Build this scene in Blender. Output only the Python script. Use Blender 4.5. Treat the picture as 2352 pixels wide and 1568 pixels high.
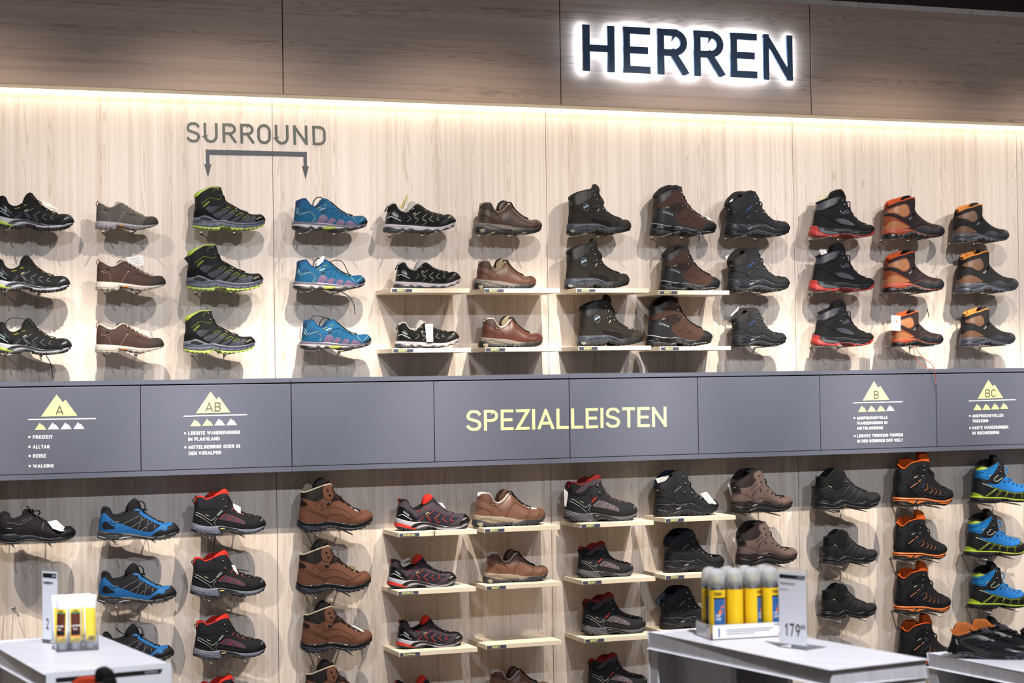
import bpy, math, random
import numpy as np
from mathutils import Vector, Matrix
from mathutils.geometry import tessellate_polygon
from mathutils.bvhtree import BVHTree
random.seed(4)
SC = bpy.context.scene
COL = SC.collection
for o in list(bpy.data.objects): bpy.data.objects.remove(o)
# ------------------------------------------------------------------ camera
Z0 = 1.85                       # camera height; every z below is relative to it
FPX = 4347.53
YAW, PIT, ROL = [math.radians(a) for a in (20.269, 1.1276, -0.843)]
CAM = np.array([0, -7.8977, Z0])
cy, sy = math.cos(YAW), math.sin(YAW)
VF = np.array([sy*math.cos(PIT), cy*math.cos(PIT), math.sin(PIT)])
r0 = np.array([cy, -sy, 0.0]); u0 = np.cross(r0, VF)
VR = r0*math.cos(ROL) + u0*math.sin(ROL)
VU = -r0*math.sin(ROL) + u0*math.cos(ROL)
cam_d = bpy.data.cameras.new('camera'); cam = bpy.data.objects.new('camera', cam_d); COL.objects.link(cam)
cam_d.sensor_width = 36; cam_d.lens = FPX/2352*36; cam_d.clip_end = 60
cam.matrix_world = Matrix([[VR[0], VU[0], -VF[0], CAM[0]], [VR[1], VU[1], -VF[1], CAM[1]], [VR[2], VU[2], -VF[2], CAM[2]], [0, 0, 0, 1]])
cam_d.dof.use_dof = True; cam_d.dof.focus_distance = 8.35; cam_d.dof.aperture_fstop = 3.5
SC.camera = cam
def ray(px, py):
    d = VF + VR*(px-1176)/FPX - VU*(py-784)/FPX
    return d
def at(px, py, Y=0.0):          # the point of the plane y=Y seen at a pixel
    d = ray(px, py); t = (Y-CAM[1])/d[1]
    return CAM + d*t
def atZ(px, py, z):             # the point of a level plane (z relative to the camera)
    d = ray(px, py); t = z/d[2]
    return CAM + d*t
# ------------------------------------------------------------------ view, world, lights
SC.view_settings.view_transform = 'Standard'; SC.view_settings.look = 'None'
SC.view_settings.exposure = 0.0; SC.view_settings.gamma = 1.0; SC.view_settings.use_curve_mapping = False
w = bpy.data.worlds.new('world'); SC.world = w; w.use_nodes = True
w.node_tree.nodes['Background'].inputs[0].default_value = (1.0, 0.84, 0.76, 1)
w.node_tree.nodes['Background'].inputs[1].default_value = 0.24
def spot(name, loc, target, power, size, blend, color, rad=0.02):
    d = bpy.data.lights.new(name, 'SPOT'); o = bpy.data.objects.new(name, d); COL.objects.link(o)
    d.energy = power; d.spot_size = math.radians(size); d.spot_blend = blend; d.color = color; d.shadow_soft_size = rad
    o.location = loc
    o.rotation_euler = (Vector(target)-Vector(loc)).to_track_quat('-Z', 'Y').to_euler()
    return o
WARM = (1.0, 0.90, 0.77); WARMH = (1.0, 0.91, 0.82); COOL = (0.80, 0.88, 1.0)
for i in range(8):
    x = -0.55 + i*1.05
    # wall washers on a track close to the wall: one aimed high, one aimed low
    spot('track_spot_high', (x, -1.40, Z0+1.42), (x+0.05, 0, Z0+0.36), 60, 84, 0.9, WARMH, 0.010)
    spot('track_spot_low', (x+0.42, -1.30, Z0+1.42), (x+0.42, 0, Z0-0.92), 270, 54, 0.75, WARM, 0.012)
for i in range(5):
    x = -2.2 + i*2.3
    spot('aisle_spot', (x, -5.6, Z0+2.35), (x+0.5, 0, Z0-0.15), 300, 50, 0.8, COOL, 0.03)
for tx, ty, pw in ((0.75, -2.6, 900), (2.65, -3.3, 950), (3.9, -3.2, 800)):      # unseen fill spots, added only to brighten the display tables
    spot('table_fill', (tx-0.3, ty-1.5, Z0+2.5), (tx, ty+0.3, Z0-0.79), pw, 30, 0.8, (0.93, 0.95, 1.0), 0.03)
# ------------------------------------------------------------------ materials
MATS = {}
GAIN = [1.0, 1.0]               # albedo scale and exponent used for the shoe materials
def lin(c):
    if isinstance(c, str):
        c = [int(c[i:i+2], 16)/255 for i in (0, 2, 4)]
        c = [x/12.92 if x <= 0.04045 else ((x+0.055)/1.055)**2.4 for x in c]
    return (c[0], c[1], c[2], 1)
def new_mat(name):
    m = bpy.data.materials.new(name); m.use_nodes = True
    return m, m.node_tree, m.node_tree.nodes['Principled BSDF']
def nd(t, kind, **kw):
    n = t.nodes.new(kind)
    for k, v in kw.items(): setattr(n, k, v)
    return n
def mix(t, fac, a, b, mode='MIX'):
    n = t.nodes.new('ShaderNodeMix'); n.data_type = 'RGBA'; n.blend_type = mode
    for s, v in ((0, fac), (6, a), (7, b)):
        if hasattr(v, 'is_output'): t.links.new(v, n.inputs[s])
        else: n.inputs[s].default_value = v
    return n.outputs[2]
def M(name, color, rough=0.6, var=0.12, vs=40, bump=0.0, bs=300, metal=0, kind=None, coat=0, spec=0.4):
    if name in MATS: return MATS[name]
    m, t, b = new_mat(name); c = lin(color); c = tuple(GAIN[0]*x**GAIN[1] for x in c[:3])+(1,)
    if rough > 0.55 and not metal: spec = min(spec, 0.22)
    b.inputs['Roughness'].default_value = rough; b.inputs['Metallic'].default_value = metal
    b.inputs['Specular IOR Level'].default_value = spec; b.inputs['Coat Weight'].default_value = coat
    tc = nd(t, 'ShaderNodeTexCoord')
    if var:
        n = nd(t, 'ShaderNodeTexNoise'); n.inputs['Scale'].default_value = vs; n.inputs['Detail'].default_value = 4
        t.links.new(tc.outputs['Object'], n.inputs['Vector'])
        hi = tuple(min(1, x*(1+var)+var*0.01) for x in c[:3])+(1,); lo = tuple(x*(1-var) for x in c[:3])+(1,)
        t.links.new(mix(t, n.outputs['Fac'], lo, hi), b.inputs['Base Color'])
    else: b.inputs['Base Color'].default_value = c
    if bump:
        if kind == 'mesh':
            n2 = nd(t, 'ShaderNodeTexVoronoi'); n2.inputs['Scale'].default_value = bs; out = n2.outputs['Distance']
        else:
            n2 = nd(t, 'ShaderNodeTexNoise'); n2.inputs['Scale'].default_value = bs; n2.inputs['Detail'].default_value = 3; out = n2.outputs['Fac']
        t.links.new(tc.outputs['Object'], n2.inputs['Vector'])
        bp = nd(t, 'ShaderNodeBump'); bp.inputs['Strength'].default_value = bump; bp.inputs['Distance'].default_value = 0.002
        t.links.new(out, bp.inputs['Height']); t.links.new(bp.outputs[0], b.inputs['Normal'])
    MATS[name] = m; return m
def dotmat(name, base, dot, sc=210, size=0.28, rough=0.5):       # perforated / knitted two-colour fabric
    if name in MATS: return MATS[name]
    m, t, b = new_mat(name); tc = nd(t, 'ShaderNodeTexCoord')
    mp = nd(t, 'ShaderNodeMapping'); mp.inputs['Rotation'].default_value = (0, math.radians(45), 0); mp.inputs['Scale'].default_value = (sc, 0.001, sc)
    t.links.new(tc.outputs['Object'], mp.inputs[0])
    v = nd(t, 'ShaderNodeTexVoronoi'); v.inputs['Scale'].default_value = 1; v.inputs['Randomness'].default_value = 0.0
    t.links.new(mp.outputs[0], v.inputs['Vector'])
    lt = nd(t, 'ShaderNodeMath', operation='LESS_THAN'); lt.inputs[1].default_value = size
    t.links.new(v.outputs['Distance'], lt.inputs[0])
    t.links.new(mix(t, lt.outputs[0], tuple(x*GAIN[0] for x in lin(base)), tuple(x*GAIN[0] for x in lin(dot))), b.inputs['Base Color'])
    b.inputs['Roughness'].default_value = rough
    MATS[name] = m; return m
def emis(name, color, s):
    if name in MATS: return MATS[name]
    m, t, b = new_mat(name); b.inputs['Base Color'].default_value = (0, 0, 0, 1)
    b.inputs['Emission Color'].default_value = lin(color); b.inputs['Emission Strength'].default_value = s
    MATS[name] = m; return m
def plastic(name, color, alpha_rough=0.15, trans=0.85):
    if name in MATS: return MATS[name]
    m, t, b = new_mat(name); b.inputs['Base Color'].default_value = lin(color)
    b.inputs['Roughness'].default_value = alpha_rough; b.inputs['Transmission Weight'].default_value = trans
    b.inputs['IOR'].default_value = 1.15
    MATS[name] = m; return m
def wood(name, light, dark, vertical=True, plank=0.115, tone=0.10, line=0.45, rough=0.55, ksc=1.0):
    if name in MATS: return MATS[name]
    m, t, b = new_mat(name); L = t.links.new
    tc = nd(t, 'ShaderNodeTexCoord'); sp = nd(t, 'ShaderNodeSeparateXYZ'); L(tc.outputs['Object'], sp.inputs[0])
    across, along = (sp.outputs[0], sp.outputs[2]) if vertical else (sp.outputs[2], sp.outputs[0])
    def math_(op, a, bb=None, c=None):
        n = nd(t, 'ShaderNodeMath', operation=op)
        for i, v in enumerate((a, bb, c)):
            if v is None: continue
            if hasattr(v, 'is_output'): L(v, n.inputs[i])
            else: n.inputs[i].default_value = v
        return n.outputs[0]
    yy = math_('MULTIPLY', sp.outputs[1], 1.0)
    acr = math_('ADD', across, yy)
    def comb(a, c):
        n = nd(t, 'ShaderNodeCombineXYZ'); L(a, n.inputs[0]); L(c, n.inputs[1]); return n.outputs[0]
    pid = math_('FLOOR', math_('DIVIDE', acr, plank))
    wn = nd(t, 'ShaderNodeTexWhiteNoise'); wn.noise_dimensions = '1D'; L(pid, wn.inputs['W'])
    def noise(sa, sl, det=4, dist=0.0, off=0.0):
        a = math_('MULTIPLY', acr, sa); l = math_('MULTIPLY_ADD', along, sl, math_('MULTIPLY', wn.outputs['Value'], off) if off else 0.0)
        n = nd(t, 'ShaderNodeTexNoise'); n.noise_dimensions = '2D'; n.inputs['Scale'].default_value = 1; n.inputs['Detail'].default_value = det
        n.inputs['Distortion'].default_value = dist
        L(comb(a, l), n.inputs['Vector']); return n.outputs['Fac']
    def ramp(v, a, c):
        n = nd(t, 'ShaderNodeMapRange'); n.inputs['From Min'].default_value = a; n.inputs['From Max'].default_value = c
        n.clamp = True; L(v, n.inputs['Value']); return n.outputs[0]
    field = noise(15*ksc, 0.75*ksc, 2, 0.15, 7.0)                   # contour lines of a stretched field = cathedral grain
    rings = math_('SINE', math_('MULTIPLY', field, 120))
    rings = ramp(rings, 0.25, 1.0)
    mask = ramp(noise(13*ksc, 0.35*ksc, 1, 0.0, 9.0), 0.52, 0.62)
    rings = math_('MULTIPLY', rings, mask)
    streak = ramp(noise(60, 0.45, 6, 0, 5.0), 0.40, 0.70)
    fine = ramp(noise(420, 5, 2), 0.3, 0.7)
    broad = ramp(noise(24*ksc, 0.5*ksc, 3, 0, 3.0), 0.50, 0.72)
    f = math_('MULTIPLY', rings, line)
    f = math_('MULTIPLY_ADD', streak, 0.30, f)
    f = math_('MULTIPLY_ADD', fine, 0.10, f)
    f = math_('MULTIPLY_ADD', broad, 0.35, f)
    f = math_('MULTIPLY_ADD', wn.outputs['Value'], tone*2.2, f)
    f = math_('MULTIPLY', f, 0.74)
    fc = nd(t, 'ShaderNodeClamp'); L(f, fc.inputs[0])
    L(mix(t, fc.outputs[0], lin(light), lin(dark)), b.inputs['Base Color'])
    b.inputs['Roughness'].default_value = rough; b.inputs['Specular IOR Level'].default_value = 0.3
    MATS[name] = m; return m
# ------------------------------------------------------------------ objects
def tag(o, label=None, cat=None, group=None, kind=None):
    if label: o['label'] = label
    if cat: o['category'] = cat
    if group: o['group'] = group
    if kind: o['kind'] = kind
    return o
def mesh_obj(name, verts, faces, mat, parent=None, smooth=False, merge=0):
    me = bpy.data.meshes.new(name); me.from_pydata([tuple(map(float, v)) for v in verts], [], faces)
    if merge:
        import bmesh
        bm = bmesh.new(); bm.from_mesh(me); bmesh.ops.remove_doubles(bm, verts=bm.verts, dist=merge)
        bmesh.ops.recalc_face_normals(bm, faces=bm.faces); bm.to_mesh(me); bm.free()
    me.update(); me.materials.append(mat)
    if smooth: me.polygons.foreach_set('use_smooth', [True]*len(me.polygons))
    o = bpy.data.objects.new(name, me); COL.objects.link(o)
    if parent is not None: o.parent = parent
    return o
def empty(name, loc=(0, 0, 0)):
    o = bpy.data.objects.new(name, None); COL.objects.link(o); o.location = loc; o.empty_display_size = 0.02
    return o
class MB:                       # collects shapes, builds one mesh
    def __init__(s): s.v = []; s.f = []
    def add(s, vs, fs):
        n = len(s.v); s.v += [tuple(map(float, v)) for v in vs]; s.f += [tuple(n+i for i in f) for f in fs]; return s
    def box(s, a, b):
        x0, y0, z0 = a; x1, y1, z1 = b
        return s.add([(x0,y0,z0),(x1,y0,z0),(x1,y1,z0),(x0,y1,z0),(x0,y0,z1),(x1,y0,z1),(x1,y1,z1),(x0,y1,z1)],
                     [(0,3,2,1),(4,5,6,7),(0,1,5,4),(1,2,6,5),(2,3,7,6),(3,0,4,7)])
    def prism(s, poly, d):      # poly: coplanar 3D points; d: extrusion vector
        n = len(poly); d = Vector(d); P = [Vector(p) for p in poly]; Q = [p+d for p in P]
        tr = tessellate_polygon([P])
        fs = [tuple(t) for t in tr]+[tuple(n+i for i in reversed(t)) for t in tr]
        fs += [(i, (i+1) % n, n+(i+1) % n, n+i) for i in range(n)]
        return s.add(P+Q, fs)
    def tube(s, pts, r, n=8, closed=False, caps=True):
        P = [Vector(p) for p in pts]; k = len(P); rings = []
        rr = r if hasattr(r, '__len__') else [r]*k
        nrm = None
        for i in range(k):
            a = P[(i-1) % k] if (closed or i > 0) else P[0]; c = P[(i+1) % k] if (closed or i < k-1) else P[-1]
            t = (c-a);
            if t.length < 1e-9: t = Vector((1, 0, 0))
            t.normalize()
            if nrm is None:
                nrm = t.orthogonal().normalized()
            nrm = (nrm - t*nrm.dot(t))
            if nrm.length < 1e-6: nrm = t.orthogonal()
            nrm.normalize(); bi = t.cross(nrm)
            rings.append([P[i]+(nrm*math.cos(2*math.pi*j/n)+bi*math.sin(2*math.pi*j/n))*rr[i] for j in range(n)])
        vs = [v for ring in rings for v in ring]; fs = []
        for i in range(k if closed else k-1):
            a, b = i*n, ((i+1) % k)*n
            fs += [(a+j, a+(j+1) % n, b+(j+1) % n, b+j) for j in range(n)]
        if caps and not closed: fs += [tuple(range(n-1, -1, -1)), tuple((k-1)*n+j for j in range(n))]
        return s.add(vs, fs)
    def lathe(s, prof, c=(0, 0, 0), n=24):   # prof: (r,z) list
        vs = []; fs = []
        for r, z in prof: vs += [(c[0]+r*math.cos(2*math.pi*j/n), c[1]+r*math.sin(2*math.pi*j/n), c[2]+z) for j in range(n)]
        for i in range(len(prof)-1): fs += [(i*n+j, i*n+(j+1) % n, (i+1)*n+(j+1) % n, (i+1)*n+j) for j in range(n)]
        fs += [tuple(range(n-1, -1, -1)), tuple((len(prof)-1)*n+j for j in range(n))]
        return s.add(vs, fs)
    def build(s, name, mat, parent=None, smooth=False): return mesh_obj(name, s.v, s.f, mat, parent, smooth)
def bevel(o, wd=0.002, seg=2):
    m = o.modifiers.new('bevel', 'BEVEL'); m.width = wd; m.segments = seg; m.limit_method = 'ANGLE'; return o
def copy_tree(o, parent=None):
    c = o.copy(); COL.objects.link(c)
    if parent is not None: c.parent = parent
    for ch in o.children: copy_tree(ch, c)
    return c
# ------------------------------------------------------------------ stroke lettering
def arc(cx, cy_, rx, ry, a0, a1, n=10):
    return [(cx+rx*math.cos(math.radians(a0+(a1-a0)*i/n)), cy_+ry*math.sin(math.radians(a0+(a1-a0)*i/n))) for i in range(n+1)]
def spl(P, m=5):
    P = [P[0]]+list(P)+[P[-1]]; out = []
    for i in range(1, len(P)-2):
        p0, p1, p2, p3 = [np.array(P[i+k], float) for k in (-1, 0, 1, 2)]
        for j in range(m):
            t = j/m; out.append(tuple(0.5*((2*p1)+(-p0+p2)*t+(2*p0-5*p1+4*p2-p3)*t*t+(-p0+3*p1-3*p2+p3)*t**3)))
    out.append(tuple(P[-2])); return out
V = [(0, 0), (0, 1)]
G_ = {
 'A': (.78, [[(0, 0), (.5, 1), (1, 0)], [(.17, .27), (.83, .27)]]),
 'B': (.68, [V, [(0, 1), (.55, 1)]+arc(.55, .76, .4, .24, 90, -90)+[(0, .52)], [(.5, .52)]+arc(.58, .26, .42, .26, 90, -90)+[(0, 0)]]),
 'C': (.66, [arc(.5, .70, .5, .30, 20, 180)+arc(.5, .30, .5, .30, 180, 340)]),
 'D': (.70, [V, [(0, 1), (.5, 1)]+arc(.5, .68, .5, .32, 90, 0)+arc(.5, .32, .5, .32, 0, -90)+[(0, 0)]]),
 'E': (.60, [V, [(0, 1), (1, 1)], [(0, .5), (.88, .5)], [(0, 0), (1, 0)]]),
 'F': (.58, [V, [(0, 1), (1, 1)], [(0, .5), (.88, .5)]]),
 'G': (.70, [arc(.5, .70, .5, .30, 25, 180)+arc(.5, .30, .5, .30, 180, 360)+[(1, .48), (.55, .48)]]),
 'H': (.69, [V, [(1, 0), (1, 1)], [(0, .5), (1, .5)]]),
 'I': (.14, [V]), '.': (.14, [[(0, 0), (0, .01)]]), '-': (.42, [[(.1, .45), (.9, .45)]]),
 'K': (.68, [V, [(1, 1), (.0, .36)], [(.32, .56), (1, 0)]]),
 'L': (.58, [[(0, 1), (0, 0), (1, 0)]]),
 'M': (.86, [[(0, 0), (0, 1), (.5, .30), (1, 1), (1, 0)]]),
 'N': (.72, [V, [(0, 1), (1, 0)], [(1, 0), (1, 1)]]),
 'O': (.69, [arc(.5, .68, .5, .32, 0, 180)+arc(.5, .32, .5, .32, 180, 360)+[(1, .68)]]),
 'P': (.66, [V, [(0, 1), (.55, 1)]+arc(.55, .74, .45, .26, 90, -90)+[(0, .48)]]),
 'R': (.69, [V, [(0, 1), (.52, 1)]+arc(.52, .74, .45, .26, 90, -90)+[(0, .48)], [(.5, .48), (1, 0)]]),
 'S': (.69, [spl([(.95, .86), (.78, .97), (.5, 1), (.2, .96), (.02, .78), (.1, .60), (.5, .51), (.9, .40), (.99, .22), (.82, .04), (.5, 0), (.2, .04), (.02, .15)])]),
 'T': (.62, [[(0, 1), (1, 1)], [(.5, 1), (.5, 0)]]),
 'U': (.70, [[(0, 1), (0, .34)]+arc(.5, .34, .5, .34, 180, 360)+[(1, 1)]]),
 'V': (.74, [[(0, 1), (.5, 0), (1, 1)]]),
 'W': (1.05, [[(0, 1), (.25, 0), (.5, .95), (.75, 0), (1, 1)]]),
 'X': (.7, [[(0, 1), (1, 0)], [(0, 0), (1, 1)]]),
 'Z': (.64, [[(0, 1), (1, 1), (0, 0), (1, 0)]]),
 '1': (.4, [[(0, .78), (.6, 1), (.6, 0)]]), '2': (.6, [spl([(.02, .8), (.2, .97), (.5, 1), (.85, .93), (.98, .72), (.8, .5), (0, 0)])+[(1, 0)]]),
 '3': (.6, [spl([(.05, .9), (.5, 1), (.92, .85), (.85, .6), (.4, .52)]), spl([(.4, .52), (.9, .42), (.98, .2), (.5, 0), (.02, .1)])]),
 '7': (.58, [[(0, 1), (1, 1), (.35, 0)]]),
 '9': (.62, [arc(.5, .70, .5, .30, 0, 360), [(.97, .6), (.5, 0)]]),
 ' ': (.30, []),
}
def clip_y(q, lo, hi):
    for sgn, lim in ((1, lo), (-1, -hi)):
        out = []
        for i in range(len(q)):
            a, b = q[i], q[(i+1) % len(q)]; da, db = sgn*a[1]-lim, sgn*b[1]-lim
            if da >= -1e-9: out.append(a)
            if (da > 0) != (db > 0) and abs(da-db) > 1e-12:
                t = da/(da-db); out.append((a[0]+(b[0]-a[0])*t, a[1]+(b[1]-a[1])*t))
        q = out
        if len(q) < 3: return []
    return q
def text_quads(txt, wd=0.14, gap=0.13):     # convex polygons in a frame where cap height = 1; returns polys, total width
    x = 0; polys = []
    for ch in txt:
        gw, strokes = G_[ch]
        for st in strokes:
            P = [(x+wd/2+p[0]*(gw-wd), wd/2+p[1]*(1-wd)) for p in st]
            closed = math.dist(P[0], P[-1]) < 1e-6; n = len(P)
            L, R = [], []
            for i in range(n):
                a = P[i-1] if i else (P[-2] if closed else None); c = P[i+1] if i < n-1 else (P[1] if closed else None)
                d1 = np.array(P[i])-np.array(a) if a is not None else None; d2 = np.array(c)-np.array(P[i]) if c is not None else None
                if d1 is None: d1 = d2
                if d2 is None: d2 = d1
                d1 = d1/(np.hypot(*d1)+1e-12); d2 = d2/(np.hypot(*d2)+1e-12)
                n1 = np.array([-d1[1], d1[0]]); n2 = np.array([-d2[1], d2[0]]); mm = n1+n2; l = np.hypot(*mm)
                if l < 1e-6: mm = n1; l = 1
                mm = mm/l; k = min(1/max(mm@n1, 0.3), 2.6)*wd/2
                base = np.array(P[i])
                if not closed and i == 0: base = base-d2*wd/2
                if not closed and i == n-1: base = base+d1*wd/2
                L.append(tuple(base+mm*k)); R.append(tuple(base-mm*k))
            for i in range(n-1):
                q = clip_y([L[i], R[i], R[i+1], L[i+1]], 0, 1)
                if len(q) >= 3: polys.append(q)
        x += gw+gap
    return polys, x-gap
def text_mb(mb, txt, p0, p1, h, depth, wd=0.14, gap=0.13, up=(0, 0, 1), fit=True):
    """baseline from world point p0 to p1, cap height h, extruded by depth along the plane normal"""
    polys, W_ = text_quads(txt, wd, gap)
    p0 = Vector(p0); p1 = Vector(p1); ex = (p1-p0); ln = ex.length; ex.normalize()
    up = Vector(up); up = (up-ex*up.dot(ex)).normalized(); nn = ex.cross(up)
    sx = ln/W_ if fit else h
    for iq, q in enumerate(polys):
        pts = [p0+ex*(a*sx)+up*(b*h) for a, b in q]
        n = len(pts); dd = (depth or 0)+0.00004*(iq % 9)
        if depth:
            mb.add(pts+[p+nn*dd for p in pts], [tuple(range(n-1, -1, -1)), tuple(range(n, 2*n))]+[(i, (i+1) % n, n+(i+1) % n, n+i) for i in range(n)])
        else: mb.add(pts, [tuple(range(n))])
    return mb
def font_mb(txt, p0, p1, h, name, mat, parent, up=(0, 0, 1)):      # mixed-case small print
    cu = bpy.data.curves.new('t', 'FONT'); cu.body = txt; cu.size = 1; cu.resolution_u = 2
    ob = bpy.data.objects.new('t', cu); COL.objects.link(ob)
    dg = bpy.context.evaluated_depsgraph_get(); me = bpy.data.meshes.new_from_object(ob.evaluated_get(dg))
    bpy.data.objects.remove(ob)
    co = np.array([v.co[:] for v in me.vertices])
    x0, x1 = co[:, 0].min(), co[:, 0].max()
    p0 = Vector(p0); p1 = Vector(p1); ex = p1-p0; ln = ex.length; ex.normalize(); up = Vector(up); up = (up-ex*up.dot(ex)).normalized()
    vs = [p0+ex*((c[0]-x0)/(x1-x0)*ln)+up*(c[1]/0.70*h) for c in co]
    fs = [tuple(p.vertices) for p in me.polygons]
    return mesh_obj(name, vs, fs, mat, parent)
# ------------------------------------------------------------------ shoes
def pts(s): return [tuple(float(a) for a in q.split(',')) for q in s.split()]
def resample(P, n, by='s', fr=None):
    P = np.array(P, float)
    if by == 'x': s = P[:, 0]-P[0, 0]
    else: s = np.concatenate([[0], np.cumsum(np.hypot(*np.diff(P, axis=0).T))])
    s = s/s[-1]; fr = np.linspace(0, 1, n) if fr is None else fr
    return np.stack([np.interp(fr, s, P[:, 0]), np.interp(fr, s, P[:, 1])], 1)
def smooth(P, m=6, closed=False):
    P = [np.array(p, float) for p in P]
    if closed: Q = [P[-1]]+P+[P[0], P[1]]
    else: Q = [2*P[0]-P[1]]+P+[2*P[-1]-P[-2]]
    out = []
    for i in range(1, len(Q)-2):
        p0, p1, p2, p3 = Q[i-1], Q[i], Q[i+1], Q[i+2]
        # centripetal-like damping: limit tangents
        t1 = (p2-p0)*0.5; t2 = (p3-p1)*0.5; l = np.hypot(*(p2-p1))
        for t in (t1, t2):
            k = np.hypot(*t)
            if k > l and k > 0: t *= l/k
        for j in range(m):
            t = j/m; out.append((2*t**3-3*t*t+1)*p1+(t**3-2*t*t+t)*t1+(-2*t**3+3*t*t)*p2+(t**3-t*t)*t2)
    if not closed: out.append(Q[-2])
    return [tuple(p) for p in out]
YC = -0.125                       # distance of a shoe's centre plane from the wall
class Frame:                      # photo crop pixels -> shoe-local metres
    def __init__(s, o, ref, Yc=YC):
        s.o = o; s.Yc = Yc; s.X0 = 0; s.Z0 = 0
        c = s.raw(ref, Yc); s.X0, s.Z0 = c
    def raw(s, p, Y):
        w_ = at(s.o[0]+p[0]/10.008, s.o[1]+p[1]/10.008, Y); return w_[0], w_[2]
    def m(s, P, dy=0.0): return [(a-s.X0, b-s.Z0) for a, b in (s.raw(p, s.Yc+dy) for p in P)]
def half_w(s):
    tab = ([0, .12, .3, .5, .68, .84, 1], [.034, .037, .035, .042, .049, .045, .036])
    w_ = np.interp(s, *tab)
    h = np.clip((0.16-s)/0.16, 0, 1); w_ = w_*np.sqrt(np.clip(1-h**2.2, 0, 1))
    t = np.clip((s-0.78)/0.22, 0, 1); return w_*np.sqrt(np.clip(1-t**2.4, 0, 1))
def clip_poly(P, tri):            # P: list of tuples (x,z,...attrs); tri: 3 points CCW
    for i in range(3):
        ax, az = tri[i]; bx, bz = tri[(i+1) % 3]; ex, ez = bx-ax, bz-az; out = []
        d = [ex*(p[1]-az)-ez*(p[0]-ax) for p in P]
        n = len(P)
        for k in range(n):
            a, b = d[k], d[(k+1) % n]
            if a >= 0: out.append(P[k])
            if (a > 0 and b < 0) or (a < 0 and b > 0):
                t = a/(a-b); p, q = P[k], P[(k+1) % n]; out.append(tuple(p[j]+(q[j]-p[j])*t for j in range(8)))
        P = out
        if len(P) < 3: return None
    return P
class Surf:                       # the outside of a shoe, for laying panels, stitching and print on
    def __init__(s, objs):
        s.F = []; vs = []; fs = []
        for o in objs:
            me = o.data; nb = len(vs)
            nr = [v.normal.copy() for v in me.vertices]; co = [v.co.copy() for v in me.vertices]
            vs += co
            for p in me.polygons:
                fs.append(tuple(nb+i for i in p.vertices))
                s.F.append([(co[i].x, co[i].z, co[i].x, co[i].y, co[i].z, nr[i].x, nr[i].y, nr[i].z) for i in p.vertices])
        s.box = np.array([[min(p[0] for p in f), max(p[0] for p in f), min(p[1] for p in f), max(p[1] for p in f)] for f in s.F])
        s.ny = np.array([sum(p[6] for p in f) for f in s.F])
        s.bvh = BVHTree.FromPolygons(vs, fs)
    def panel(s, poly, off, near=False):
        P = [Vector((a, b, 0)) for a, b in poly]; V_, F_ = [], []
        for t in tessellate_polygon([P]):
            tri = [poly[i] for i in t]
            ar = (tri[1][0]-tri[0][0])*(tri[2][1]-tri[0][1])-(tri[1][1]-tri[0][1])*(tri[2][0]-tri[0][0])
            if abs(ar) < 1e-10: continue
            if ar < 0: tri = tri[::-1]
            x0, x1 = min(p[0] for p in tri), max(p[0] for p in tri); z0, z1 = min(p[1] for p in tri), max(p[1] for p in tri)
            ok = (s.box[:, 0] < x1) & (s.box[:, 1] > x0) & (s.box[:, 2] < z1) & (s.box[:, 3] > z0)
            if near: ok &= s.ny < 0.05
            for i in np.nonzero(ok)[0]:
                q = clip_poly(s.F[i], tri)
                if not q: continue
                n = len(V_); V_ += [(p[2]+p[5]*off, p[3]+p[6]*off, p[4]+p[7]*off) for p in q]; F_.append(tuple(range(n, n+len(q))))
        return V_, F_
    def hit(s, x, z, off):
        h = s.bvh.ray_cast(Vector((x, -0.5, z)), Vector((0, 1, 0)))
        if h[0] is None: return None
        n = h[1] if h[1].y < 0 else -h[1]
        if n.y > -0.12: return None
        return h[0]+n*off
    def ribbon(s, line, wd, off):
        L = resample(line, max(3, int(sum(math.dist(line[i], line[i+1]) for i in range(len(line)-1))/0.005)+2))
        V_, F_ = [], []; prev = None
        for i, p in enumerate(L):
            a = L[max(i-1, 0)]; b = L[min(i+1, len(L)-1)]; t = b-a; t = t/(np.hypot(*t)+1e-9); n = np.array([-t[1], t[0]])*wd/2
            q = [s.hit(*(p+n), off), s.hit(*p, off*1.5), s.hit(*(p-n), off)]
            if any(x is None for x in q): prev = None; continue
            k = len(V_); V_ += q
            if prev is not None: F_ += [(prev, prev+1, k+1, k), (prev+1, prev+2, k+2, k+1)]
            prev = k
        return V_, F_
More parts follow.
